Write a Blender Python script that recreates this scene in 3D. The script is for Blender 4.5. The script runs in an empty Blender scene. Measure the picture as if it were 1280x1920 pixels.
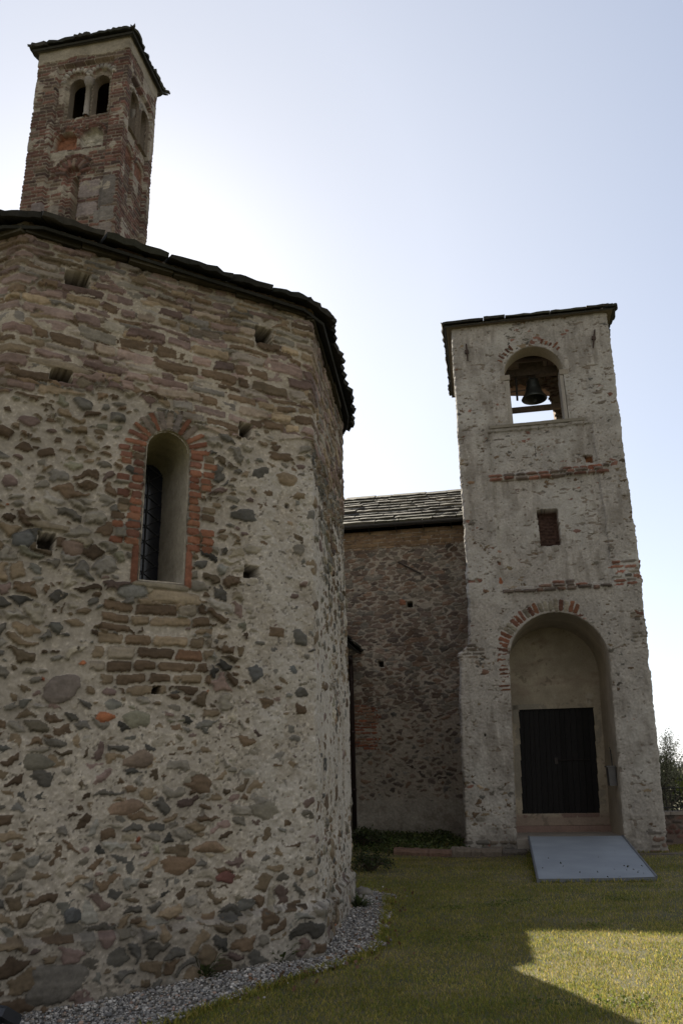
import bpy, math, random
import numpy as np
from mathutils import Matrix, Vector

random.seed(7)
RNG = np.random.default_rng(11)
R = math.radians
scene = bpy.context.scene
COL = scene.collection

# ------------------------------------------------------------------ camera
PITCH, ROLL = R(18.5), math.atan(95 / 4360)
cam_d = bpy.data.cameras.new('camera')
cam = bpy.data.objects.new('camera', cam_d)
COL.objects.link(cam)
F = Vector((0, math.cos(PITCH), math.sin(PITCH)))
R0 = Vector((1, 0, 0))
U0 = R0.cross(F)
RC = R0 * math.cos(ROLL) - U0 * math.sin(ROLL)
UC = U0 * math.cos(ROLL) + R0 * math.sin(ROLL)
cam.matrix_world = Matrix(((RC.x, UC.x, -F.x, 0), (RC.y, UC.y, -F.y, 0), (RC.z, UC.z, -F.z, 1.6), (0, 0, 0, 1)))
cam_d.sensor_fit = 'VERTICAL'
cam_d.sensor_height = 36.0
cam_d.lens = 1464 / 1920 * 36
cam_d.clip_start = 0.05
cam_d.clip_end = 2000
scene.camera = cam

# ------------------------------------------------------------------ sky and sun
SUN_EL, SUN_AZ = R(33), R(-17.6)          # azimuth from +Y towards +X
world = bpy.data.worlds.new('World')
scene.world = world
world.use_nodes = True
wn = world.node_tree
sky = wn.nodes.new('ShaderNodeTexSky')
sky.sky_type = 'NISHITA'
sky.sun_disc = False
sky.sun_elevation = SUN_EL
sky.sun_rotation = SUN_AZ
sky.air_density = 1.0
sky.dust_density = 0.4
sky.ozone_density = 1.0
bg = wn.nodes['Background']
bg.inputs["Strength"].default_value = 0.05
hs = wn.nodes.new('ShaderNodeHueSaturation')
hs.inputs['Saturation'].default_value = 0.42      # hazy, nearly white sky
wn.links.new(sky.outputs[0], hs.inputs['Color'])
wn.links.new(hs.outputs[0], bg.inputs['Color'])
# summer haze added to the clear sky: pale blue towards the sun, warmer on the far side
tcw = wn.nodes.new('ShaderNodeTexCoord')
dotn = wn.nodes.new('ShaderNodeVectorMath'); dotn.operation = 'DOT_PRODUCT'
dotn.inputs[1].default_value = (math.sin(SUN_AZ) * math.cos(SUN_EL), math.cos(SUN_AZ) * math.cos(SUN_EL), math.sin(SUN_EL))
wn.links.new(tcw.outputs['Generated'], dotn.inputs[0])
mrw = wn.nodes.new('ShaderNodeMapRange')
mrw.inputs['From Min'].default_value = -1; mrw.inputs['From Max'].default_value = 1
wn.links.new(dotn.outputs['Value'], mrw.inputs['Value'])
crw = wn.nodes.new('ShaderNodeValToRGB')
for i, (dp, c) in enumerate([(-.2, (.120, .100, .074)), (.55, (.092, .110, .150)), (.78, (.106, .124, .170)), (.93, (.150, .160, .190)), (1.0, (.125, .13, .145))]):
    e = crw.color_ramp.elements[i] if i < 2 else crw.color_ramp.elements.new((dp + 1) / 2)
    e.position = (dp + 1) / 2; e.color = (*c, 1)
wn.links.new(mrw.outputs[0], crw.inputs[0])
bg2 = wn.nodes.new('ShaderNodeBackground')
wn.links.new(crw.outputs[0], bg2.inputs['Color'])
addw = wn.nodes.new('ShaderNodeAddShader')
wn.links.new(bg.outputs[0], addw.inputs[0]); wn.links.new(bg2.outputs[0], addw.inputs[1])
wn.links.new(addw.outputs[0], wn.nodes['World Output'].inputs['Surface'])
sun_d = bpy.data.lights.new('sun', 'SUN')
sun_d.energy = 5.0
sun_d.angle = R(0.5)
sun_d.color = (1.0, 0.91, 0.74)
sun = bpy.data.objects.new('sun', sun_d)
COL.objects.link(sun)
sdir = Vector((math.sin(SUN_AZ) * math.cos(SUN_EL), math.cos(SUN_AZ) * math.cos(SUN_EL), math.sin(SUN_EL)))
sun.rotation_euler = sdir.to_track_quat('Z', 'Y').to_euler()
scene.view_settings.view_transform = 'Standard'
scene.view_settings.look = 'None'
scene.view_settings.exposure = 1.1
scene.view_settings.gamma = 1.0

# ------------------------------------------------------------------ objects helpers
def tag(o, label=None, cat=None, group=None, kind=None):
    if label: o['label'] = label
    if cat: o['category'] = cat
    if group: o['group'] = group
    if kind: o['kind'] = kind
    return o

def empty(name, loc, label=None, cat=None, group=None):
    o = bpy.data.objects.new(name, None)
    COL.objects.link(o)
    o.location = loc
    o.empty_display_size = 0.3
    return tag(o, label, cat, group)

def mesh_obj(name, V, Fc, mat, parent=None, col=None, smooth=False):
    """V (n,3) world coordinates, Fc list or array of faces"""
    V = np.asarray(V, dtype=np.float64)
    if parent is not None:
        V = V - np.array(world_loc(parent))
    me = bpy.data.meshes.new(name)
    if isinstance(Fc, np.ndarray):
        n, k = Fc.shape
        me.vertices.add(len(V))
        me.vertices.foreach_set('co', V.astype(np.float32).ravel())
        me.loops.add(n * k)
        me.loops.foreach_set('vertex_index', Fc.astype(np.int32).ravel())
        me.polygons.add(n)
        me.polygons.foreach_set('loop_start', np.arange(0, n * k, k, dtype=np.int32))
        me.polygons.foreach_set('loop_total', np.full(n, k, dtype=np.int32))
        me.update(calc_edges=True)
    else:
        me.from_pydata([tuple(v) for v in V], [], [tuple(f) for f in Fc])
        me.update()
    if smooth:
        me.polygons.foreach_set('use_smooth', np.ones(len(me.polygons), dtype=bool))
    if col is not None:
        a = me.color_attributes.new('tint', 'FLOAT_COLOR', 'POINT')
        c = np.ones((len(V), 4), dtype=np.float32)
        c[:, :3] = col
        a.data.foreach_set('color', c.ravel())
    if mat: me.materials.append(mat)
    o = bpy.data.objects.new(name, me)
    COL.objects.link(o)
    if parent is not None: o.parent = parent
    return o

def world_loc(o):
    p = Vector((0, 0, 0))
    while o is not None:
        p += o.location
        o = o.parent
    return p

class MB:
    """collects simple solids into one mesh"""
    def __init__(self): self.v, self.f, self.c = [], [], []
    def add(self, vs, fs, col=(.5, .5, .5)):
        b = len(self.v)
        self.v += [tuple(p) for p in vs]
        self.f += [tuple(i + b for i in f) for f in fs]
        self.c += [col] * len(vs)
    def box(self, o, ax, ay, az, col=(.5, .5, .5)):
        """corner o and three edge vectors"""
        o, ax, ay, az = (np.array(q, float) for q in (o, ax, ay, az))
        vs = [o, o + ax, o + ax + ay, o + ay, o + az, o + ax + az, o + ax + ay + az, o + ay + az]
        self.add(vs, [(0, 3, 2, 1), (4, 5, 6, 7), (0, 1, 5, 4), (1, 2, 6, 5), (2, 3, 7, 6), (3, 0, 4, 7)], col)
    def quad(self, a, b, c, d, col=(.5, .5, .5)): self.add([a, b, c, d], [(0, 1, 2, 3)], col)
    def tube(self, pts, r, n=10, col=(.5, .5, .5), cap=True):
        pts = [np.array(p, float) for p in pts]
        rs = r if hasattr(r, '__len__') else [r] * len(pts)
        vs = []
        for i, p in enumerate(pts):
            t = pts[min(i + 1, len(pts) - 1)] - pts[max(i - 1, 0)]
            t /= np.linalg.norm(t) + 1e-9
            ref = np.array([0, 0, 1.]) if abs(t[2]) < .9 else np.array([1., 0, 0])
            a = np.cross(t, ref); a /= np.linalg.norm(a)
            b = np.cross(t, a)
            for k in range(n):
                q = 2 * math.pi * k / n
                vs.append(p + rs[i] * (math.cos(q) * a + math.sin(q) * b))
        fs = []
        for i in range(len(pts) - 1):
            for k in range(n):
                k2 = (k + 1) % n
                fs.append((i * n + k, i * n + k2, (i + 1) * n + k2, (i + 1) * n + k))
        if cap:
            fs.append(tuple(range(n))[::-1]); fs.append(tuple((len(pts) - 1) * n + k for k in range(n)))
        self.add(vs, fs, col)
    def lathe(self, c, prof, n=28, col=(.5, .5, .5)):
        vs, fs = [], []
        for (r, z) in prof:
            for k in range(n):
                q = 2 * math.pi * k / n
                vs.append((c[0] + r * math.cos(q), c[1] + r * math.sin(q), c[2] + z))
        for i in range(len(prof) - 1):
            for k in range(n):
                k2 = (k + 1) % n
                fs.append((i * n + k, i * n + k2, (i + 1) * n + k2, (i + 1) * n + k))
        self.add(vs, fs, col)
    def obj(self, name, mat, parent=None, smooth=False):
        return mesh_obj(name, np.array(self.v), self.f, mat, parent, np.array(self.c), smooth)

# ------------------------------------------------------------------ materials
def mat_new(name):
    m = bpy.data.materials.new(name)
    m.use_nodes = True
    nt = m.node_tree
    return m, nt, nt.nodes['Principled BSDF']

def tint_mat(name, scale=30, amt=.25, rough=.9, bump=.4, dist=.006, big=2.0, bigamt=.2, spec=.25):
    """per-vertex base colour times fine noise in object space"""
    m, nt, p = mat_new(name)
    N, L = nt.nodes, nt.links
    at = N.new('ShaderNodeAttribute'); at.attribute_name = 'tint'
    tc = N.new('ShaderNodeTexCoord')
    n1 = N.new('ShaderNodeTexNoise'); n1.inputs['Scale'].default_value = scale
    n1.inputs['Detail'].default_value = 8; n1.inputs['Roughness'].default_value = .7
    n2 = N.new('ShaderNodeTexNoise'); n2.inputs['Scale'].default_value = big
    n2.inputs['Detail'].default_value = 6; n2.inputs['Roughness'].default_value = .65
    for n in (n1, n2): L.new(tc.outputs['Object'], n.inputs['Vector'])
    def mr(src, a):
        r = N.new('ShaderNodeMapRange')
        r.inputs['From Min'].default_value = .25; r.inputs['From Max'].default_value = .75
        r.inputs['To Min'].default_value = 1 - a; r.inputs['To Max'].default_value = 1 + a
        L.new(src, r.inputs['Value']); return r.outputs[0]
    mu = N.new('ShaderNodeMath'); mu.operation = 'MULTIPLY'
    L.new(mr(n1.outputs['Fac'], amt), mu.inputs[0]); L.new(mr(n2.outputs['Fac'], bigamt), mu.inputs[1])
    vm = N.new('ShaderNodeVectorMath'); vm.operation = 'SCALE'
    L.new(at.outputs['Color'], vm.inputs[0]); L.new(mu.outputs[0], vm.inputs['Scale'])
    L.new(vm.outputs[0], p.inputs['Base Color'])
    p.inputs['Roughness'].default_value = rough
    p.inputs['Specular IOR Level'].default_value = spec
    if bump:
        b = N.new('ShaderNodeBump'); b.inputs['Strength'].default_value = bump
        b.inputs['Distance'].default_value = dist
        L.new(n1.outputs['Fac'], b.inputs['Height']); L.new(b.outputs[0], p.inputs['Normal'])
    return m

def plain_mat(name, col, rough=.6, metal=0, scale=12, amt=.2, bump=0, dist=.004):
    m, nt, p = mat_new(name)
    N, L = nt.nodes, nt.links
    tc = N.new('ShaderNodeTexCoord')
    n1 = N.new('ShaderNodeTexNoise'); n1.inputs['Scale'].default_value = scale
    n1.inputs['Detail'].default_value = 6; n1.inputs['Roughness'].default_value = .65
    L.new(tc.outputs['Object'], n1.inputs['Vector'])
    mx = N.new('ShaderNodeMix'); mx.data_type = 'RGBA'
    mx.inputs[6].default_value = (*[c * (1 - amt * 1.6) for c in col], 1)
    mx.inputs[7].default_value = (*[c * (1 + amt * 1.6) for c in col], 1)
    L.new(n1.outputs['Fac'], mx.inputs[0]); L.new(mx.outputs[2], p.inputs['Base Color'])
    p.inputs['Roughness'].default_value = rough
    p.inputs['Metallic'].default_value = metal
    if bump:
        b = N.new('ShaderNodeBump'); b.inputs['Strength'].default_value = bump
        b.inputs['Distance'].default_value = dist
        L.new(n1.outputs['Fac'], b.inputs['Height']); L.new(b.outputs[0], p.inputs['Normal'])
    return m

M_STONE = tint_mat('rubble_masonry', 42, .20, .92, .5, .006, 3.0, .12)
M_TOWER = tint_mat('weathered_plaster', 26, .17, .92, .4, .007, 1.6, .16)
M_BRICK = tint_mat('old_brickwork', 34, .28, .92, .5, .008, 2.5, .15)
M_SLAB = tint_mat('stone_slab', 14, .35, .85, .5, .012, 3.0, .2)
M_LEAF = tint_mat('leaf', 9, .25, .55, 0, .0, 1.2, .25, spec=.4)
M_GRASS = tint_mat('grass_blade', 5, .2, .95, 0, .0, .8, .25, spec=.05)
def translucent(m, f):
    nt = m.node_tree; p = nt.nodes['Principled BSDF']
    src = p.inputs['Base Color'].links[0].from_socket
    t = nt.nodes.new('ShaderNodeBsdfTranslucent'); mx = nt.nodes.new('ShaderNodeMixShader'); mx.inputs[0].default_value = f
    nt.links.new(src, t.inputs['Color']); nt.links.new(p.outputs[0], mx.inputs[1]); nt.links.new(t.outputs[0], mx.inputs[2])
    nt.links.new(mx.outputs[0], nt.nodes['Material Output'].inputs['Surface'])
translucent(M_GRASS, .5); translucent(M_LEAF, .45)
M_PEBBLE = tint_mat('pebble', 60, .25, .8, .2, .003, 3, .1)
M_WOOD = tint_mat('old_timber', 16, .35, .85, .5, .006, 3, .2)
M_DARK = plain_mat('dark_interior', (.02, .018, .016), .95)

# ------------------------------------------------------------------ noise on grids
def vnoise(shape, cy, cx, rng=RNG):
    ny, nx = shape
    gy, gx = int(ny / cy) + 4, int(nx / cx) + 4
    g = rng.random((gy, gx)) * 2 - 1
    y = np.arange(ny) / cy + rng.random(); x = np.arange(nx) / cx + rng.random()
    iy, ix = y.astype(int), x.astype(int)
    fy, fx = y - iy, x - ix
    fy = fy * fy * (3 - 2 * fy); fx = fx * fx * (3 - 2 * fx)
    a = g[iy][:, ix]; b = g[iy][:, ix + 1]; c = g[iy + 1][:, ix]; d = g[iy + 1][:, ix + 1]
    fx = fx[None, :]; fy = fy[:, None]
    return (a * (1 - fx) + b * fx) * (1 - fy) + (c * (1 - fx) + d * fx) * fy

def fbm(shape, cell, octv=4, gain=.55, an=1.0, rng=RNG):
    """cell in pixels; an > 1 stretches the noise along u"""
    out = np.zeros(shape); amp, tot = 1., 0.
    for _ in range(octv):
        if cell < 1.2: break
        out += amp * vnoise(shape, cell, cell * an, rng); tot += amp
        amp *= gain; cell /= 2.
    return out / max(tot, 1e-6) * 1.5

def sstep(a, b, x):
    t = np.clip((x - a) / (b - a), 0, 1)
    return t * t * (3 - 2 * t)

def lerp(a, b, t): return a + (b - a) * t
def A3(c): return np.array(c, float)

# ------------------------------------------------------------------ masonry engine: a wall as a height field of mortar, stones, bricks, holes
class Wall:
    def __init__(s, u0, u1, z0, z1, res, seed):
        s.rng = np.random.default_rng(seed)
        s.res = res
        s.u = np.arange(u0, u1 + res * .5, res); s.z = np.arange(z0, z1 + res * .5, res)
        s.shape = (len(s.z), len(s.u))
        s.U, s.Z = np.meshgrid(s.u, s.z)
        s.sh = np.full(s.shape, -1.0)                 # stone height
        s.sc = np.zeros(s.shape + (3,))               # stone colour
        s.occ = np.zeros(s.shape, bool)
        s.cut = np.zeros(s.shape, bool)
        s.mh = np.zeros(s.shape); s.mc = np.zeros(s.shape + (3,)); s.mc[:] = (.36, .33, .27)
        s.rec = np.zeros(s.shape)                     # recess (negative depth)
        s.over = np.zeros(s.shape + (3,)); s.overw = np.zeros(s.shape)
        s.f1 = s.fb(.05, 4); s.f2 = s.fb(.25, 5); s.f3 = s.fb(.9, 4); s.f4 = s.fb(.025, 3)
        s.st = s.fb(.03, 4, an=4)
    def fb(s, cell, octv=4, gain=.55, an=1.0): return fbm(s.shape, cell / s.res, octv, gain, an, s.rng)
    def patch(s, u, z, r):
        j0, j1 = np.searchsorted(s.u, u - r), np.searchsorted(s.u, u + r)
        i0, i1 = np.searchsorted(s.z, z - r), np.searchsorted(s.z, z + r)
        return slice(i0, i1), slice(j0, j1)
    def stone(s, u, z, a, b, ang=0., col=(.2, .18, .15), ht=.02, e=2.3, rough=.1, gap=.008, force=False, dome=.5, var=.16):
        r = s.rng
        P = s.patch(u, z, max(a, b) * 1.4 + gap)
        if P[0].start >= P[0].stop or P[1].start >= P[1].stop: return False
        uu = s.U[P] - u; zz = s.Z[P] - z
        ca, sa = math.cos(ang), math.sin(ang)
        x = (uu * ca + zz * sa) / a; y = (-uu * sa + zz * ca) / b
        th = np.arctan2(y, x)
        k = np.ones_like(x)
        for m in (2, 3, 4, 5, 7):
            k += rough * (1.6 / m) * r.normal() * np.cos(m * th + r.random() * 6.3)
        rr = (np.abs(x) ** e + np.abs(y) ** e) ** (1 / e) / np.maximum(k, .4)
        if e < 4 and r.random() < .75:                     # split faces: a few straight chops off the outline
            for q in range(int(r.integers(2, 6))):
                an_ = r.random() * 6.28
                rr = np.maximum(rr, (x * math.cos(an_) + y * math.sin(an_)) / r.uniform(.62, .95))
        rr = rr + s.f1[P] * .06
        inside = rr < 1
        if not force:
            near = rr < 1 + gap / min(a, b)
            if s.occ[P][near].any(): return False
        s.occ[P] |= inside
        prof = np.clip(1 - np.clip(rr, 0, 1) ** 3.5, 0, 1) ** dome
        h = ht * prof + (x * r.normal() + y * r.normal()) * .003 + s.f1[P] * .0035 + s.st[P] * .0025
        c = A3(col) * (1 + var * r.normal())
        c = np.clip(c, .015, .6)
        pat = (1 + .13 * s.f2[P] + .15 * s.st[P] + .10 * s.f4[P])[..., None]
        cc = c * np.clip(pat, .45, 1.7)
        if e < 4 and r.random() < .5:                      # lichen or a second tone on part of the face
            t2 = sstep(.05, .3, s.f2[P] + s.f1[P] * .5 + x * r.normal() * .4 + y * r.normal() * .4 - .1)[..., None]
            cc = lerp(cc, cc * r.uniform(.55, 1.55) + np.array((.012, .010, .004)) * r.random(), t2 * .8)
        s.sh[P] = np.where(inside, h, s.sh[P])
        s.sc[P] = np.where(inside[..., None], cc, s.sc[P])
        return True
    def cobbles(s, n, smin, smax, pal, dens, asp=(1.1, 2.2), e=(1.9, 2.8), ht=(.012, .032), gap=.012, rough=.10, angs=.25):
        """dart throwing, large stones first; dens(u,z) -> 0..1"""
        r = s.rng
        sizes = np.sort(smin * (smax / smin) ** (r.random(n) ** 1.6))[::-1]
        for a in sizes:
            u = r.uniform(s.u[0], s.u[-1]); z = r.uniform(s.z[0], s.z[-1])
            if r.random() > dens(u, z): continue
            b = a / r.uniform(*asp)
            s.stone(u, z, a, b, r.normal() * angs, pal[r.integers(len(pal))], r.uniform(*ht), r.uniform(*e), rough, gap)
    def courses(s, mask, rows, width, pal, gap=.012, warp=.02, skip=.05, ht=(.01, .028), rnd=.02, var=.16, wcell=.5, edge=.02, fine=.35):
        """coursed stones or bricks; rows = (min,max) course height, width = (min,max)"""
        r = s.rng
        Zw = s.Z + s.fb(wcell, 3) * warp + s.f1 * warp * fine
        Uw = s.U + s.fb(wcell * .6, 3) * warp + s.f1 * warp * fine
        zc = s.z[0] - .3; bounds = [zc]
        while zc < s.z[-1] + .3:
            zc += r.uniform(*rows); bounds.append(zc)
        bounds = np.array(bounds)
        ri = np.clip(np.searchsorted(bounds, Zw) - 1, 0, len(bounds) - 2)
        m = mask & ~s.occ
        for k in range(len(bounds) - 1):
            sel = m & (ri == k)
            if not sel.any(): continue
            ub = [s.u[0] - .5 - r.random() * width[1]]
            while ub[-1] < s.u[-1] + .5: ub.append(ub[-1] + r.uniform(*width))
            ub = np.array(ub)
            x = Uw[sel]; zz = Zw[sel]
            ci = np.clip(np.searchsorted(ub, x) - 1, 0, len(ub) - 2)
            n = len(ub)
            hts = r.uniform(ht[0], ht[1], n); gps = gap * r.uniform(.7, 1.5, n)
            cols = np.array(pal)[r.integers(len(pal), size=n)] * np.clip(1 + var * r.normal(size=(n, 1)), .5, 1.6)
            sk = r.random(n) < skip
            tl = r.normal(size=n) * .03; 
            du = np.minimum(x - ub[ci], ub[ci + 1] - x) - gps[ci] * .5
            dz = np.minimum(zz - bounds[k], bounds[k + 1] - zz) - gps[ci] * .5
            d = np.where((du < rnd) & (dz < rnd), rnd - np.hypot(rnd - np.minimum(du, rnd), rnd - np.minimum(dz, rnd)), np.minimum(du, dz))
            d = d + s.f1[sel] * .004
            ins = (d > 0) & ~sk[ci]
            prof = np.clip(d / edge, 0, 1) ** .5
            h = hts[ci] * prof + s.f1[sel] * .003 + s.st[sel] * .003 + tl[ci] * (zz - bounds[k])
            pat = np.clip(1 + .12 * s.f2[sel] + .16 * s.st[sel] + .10 * s.f4[sel], .45, 1.7)[:, None]
            cc = cols[ci] * pat
            idx = np.nonzero(sel)
            ii, jj = idx[0][ins], idx[1][ins]
            s.sh[ii, jj] = h[ins]; s.sc[ii, jj] = cc[ins]; s.occ[ii, jj] = True
    def rubble(s, mask, cw, ch, pal, gap=.02, drop=.06, ht=(.008, .025), warp=.03, var=.18, gapf=None, edge=.02, round_=None):
        """irregular polygonal rubble (jittered cells)"""
        r = s.rng
        X = (s.U + s.fb(.22, 4) * warp + 50) / cw; Y = (s.Z + s.fb(.22, 4) * warp * .7 + 50) / ch
        Yi = np.floor(Y).astype(int)
        best = np.full(s.shape, 9.); sec = np.full(s.shape, 9.)
        bx = np.zeros(s.shape); by = np.zeros(s.shape); sx = np.zeros(s.shape); sy = np.zeros(s.shape)
        bid = np.zeros(s.shape, np.int64)
        T = 4096
        jx, jy = r.random(T) * .8 + .1, r.random(T) * .8 + .1
        for dy in (-1, 0, 1):
            cy = Yi + dy
            off = (cy % 2) * .5
            Xi = np.floor(X - off).astype(int)
            for dx in (-1, 0, 1):
                cx = Xi + dx
                hid = (cx * 7919 + cy * 104729) % T
                px = cx + off + jx[hid]; py = cy + jy[hid]
                d = (px - X) ** 2 + (py - Y) ** 2
                nb = d < best
                ns = (~nb) & (d < sec)
                sec = np.where(nb, best, np.where(ns, d, sec))
                sx = np.where(nb, bx, np.where(ns, px, sx)); sy = np.where(nb, by, np.where(ns, py, sy))
                best = np.where(nb, d, best); bx = np.where(nb, px, bx); by = np.where(nb, py, by); bid = np.where(nb, hid, bid)
        ed = (sec - best) / (2 * np.sqrt((bx - sx) ** 2 + (by - sy) ** 2) + 1e-6) * ch
        g = gap * .5 if gapf is None else gapf * .5
        d = ed - g * (1 + .7 * s.f2) + s.f1 * .006
        if round_ is not None: d = np.minimum(d, (round_ * (1 + .25 * s.f2) - np.sqrt(best)) * ch * .9)
        hts = r.uniform(ht[0], ht[1], T); sk = r.random(T) < drop
        cols = np.array(pal)[r.integers(len(pal), size=T)] * np.clip(1 + var * r.normal(size=(T, 1)), .5, 1.6)
        ins = (d > 0) & ~sk[bid] & mask & ~s.occ
        h = hts[bid] * np.clip(d / edge, 0, 1) ** .5 + s.f1 * .003 + s.st * .003
        pat = np.clip(1 + .12 * s.f2 + .16 * s.st + .10 * s.f4, .45, 1.7)[..., None]
        s.sh = np.where(ins, h, s.sh)
        s.sc = np.where(ins[..., None], cols[bid] * pat, s.sc)
        s.occ |= ins
    def hole(s, u, z, w, h, depth=.3, col=(.05, .045, .04), rag=.012):
        P = s.patch(u, z, max(w, h) + .05)
        d = np.maximum(np.abs(s.U[P] - u) - w / 2, np.abs(s.Z[P] - z) - h / 2) + s.f1[P] * rag
        ins = d < 0
        s.rec[P] = np.where(ins, np.minimum(s.rec[P], -depth), s.rec[P])
        s.over[P] = np.where(ins[..., None], A3(col) * (1 + .3 * s.f1[P][..., None]), s.over[P])
        s.overw[P] = np.where(ins, 1, s.overw[P])
        s.sh[P] = np.where(ins, -1, s.sh[P])
    def build(s, name, mat, parent, pos, top=None):
        """pos(U,Z,h) -> (..,3) world"""
        stone = s.sh > s.mh
        h = np.where(stone, s.sh, s.mh) + s.rec
        c = np.where(stone[..., None], s.sc, s.mc)
        c = c * (1 - s.overw[..., None]) + s.over * s.overw[..., None]
        c = np.clip(c, .008, .7)
        P = pos(s.U, s.Z, h).reshape(-1, 3)
        ny, nx = s.shape
        idx = np.arange(ny * nx).reshape(ny, nx)
        q = np.stack([idx[:-1, :-1], idx[:-1, 1:], idx[1:, 1:], idx[1:, :-1]], -1)
        ct = s.cut
        keep = ~(ct[:-1, :-1] & ct[:-1, 1:] & ct[1:, 1:] & ct[1:, :-1])
        if top is not None: keep &= (s.Z[:-1, :-1] < top)
        q = q[keep]
        used, inv = np.unique(q, return_inverse=True)
        return mesh_obj(name, P[used], inv.reshape(-1, 4), mat, parent, c.reshape(-1, 3)[used], True)

def arch_d(U, Z, uc, r, z0, zs, ry=None):
    """signed distance-like value of a round-headed opening (negative inside)"""
    ry = ry or r
    up = np.hypot(U - uc, (Z - zs) * r / ry) - r
    lo = np.maximum(np.abs(U - uc) - r, z0 - Z)
    return np.where(Z > zs, up, lo)

def arch_pts(uc, r, z0, zs, n=20, ry=None):
    ry = ry or r
    pts = [(uc - r, z0)]
    for k in range(n + 1):
        q = math.pi * (1 - k / n)
        pts.append((uc + r * math.cos(q), zs + ry * math.sin(q)))
    pts.append((uc + r, z0))
    return pts

GREY = [(.148, .134, .111), (.125, .116, .10), (.185, .167, .137), (.095, .09, .08)]
BROWN = [(.16, .122, .08), (.125, .088, .057), (.195, .15, .10), (.10, .07, .046)]
PURPLE = [(.18, .13, .11), (.155, .112, .098), (.20, .15, .13), (.13, .09, .077)]
BRICKC = [(.205, .092, .055), (.18, .078, .049), (.22, .105, .062), (.15, .072, .05)]
# ------------------------------------------------------------------ ground height
def gz(x, y):
    x = np.asarray(x, float); y = np.asarray(y, float)
    bank = .13 * sstep(16.6, 18.2, y) * sstep(2.7, 2.2, x)
    dip = -.10 * sstep(-.6, -2.2, x) * sstep(9.5, 7.5, y)
    und = .018 * np.sin(x * 1.3 + .5 * y) * np.sin(y * .9 - .4 * x)
    return bank + dip + und

# ================================================================== OCTAGONAL BAPTISTERY
BA = np.array([-.325, 8.109]); TH1, TH2 = R(29), R(84)
D1 = np.array([math.cos(TH1), math.sin(TH1)]); D2 = np.array([math.cos(TH2), math.sin(TH2)])
BC = BA - 3.2 * D1; BB = BA + 3.32 * D2
D0 = np.array([math.cos(R(-21)), math.sin(R(-21))]); D3 = np.array([math.cos(R(101.5)), math.sin(R(101.5))])
BD = BC - 3.2 * D0; BE = BB + 0.60 * D3  # unseen facet to BE, shaped so its corner casts the lawn's shadow edge
BF = BD + 3.2 * np.array([math.cos(R(112)), math.sin(R(112))])
BG = BF + 3.2 * np.array([math.cos(R(68)), math.sin(R(68))])
BH = (BE + BG) / 2 + np.array([-.2, .9])
OCT = [BA, BB, BE, BH, BG, BF, BD, BC]       # counter-clockwise seen from above
BCEN = sum(OCT) / 8
bapt = empty('octagonal_baptistery', (BCEN[0], BCEN[1], 0),
             'large octagonal rubble stone baptistery with arched slit window filling the left side', 'building')

def poly_path(pts, us, U, smooth=.07):
    """position and outward normal along a polyline with rounded corners (outside on the right of travel)"""
    n = 4000
    uu = np.linspace(us[0], us[-1], n)
    xs = np.interp(uu, us, [p[0] for p in pts]); ys = np.interp(uu, us, [p[1] for p in pts])
    k = max(3, int(smooth / (uu[1] - uu[0])) | 1)
    ker = np.hanning(k + 2)[1:-1]; ker /= ker.sum()
    pad = k // 2
    def sm(a):
        ext = np.concatenate([a[0] - (a[1] - a[0]) * np.arange(pad, 0, -1), a, a[-1] + (a[-1] - a[-2]) * np.arange(1, pad + 1)])
        return np.convolve(ext, ker, 'valid')
    xs, ys = sm(xs), sm(ys)
    dx, dy = np.gradient(xs), np.gradient(ys)
    l = np.hypot(dx, dy)
    return (np.interp(U, uu, xs), np.interp(U, uu, ys), np.interp(U, uu, dy / l), np.interp(U, uu, -dx / l))

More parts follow.
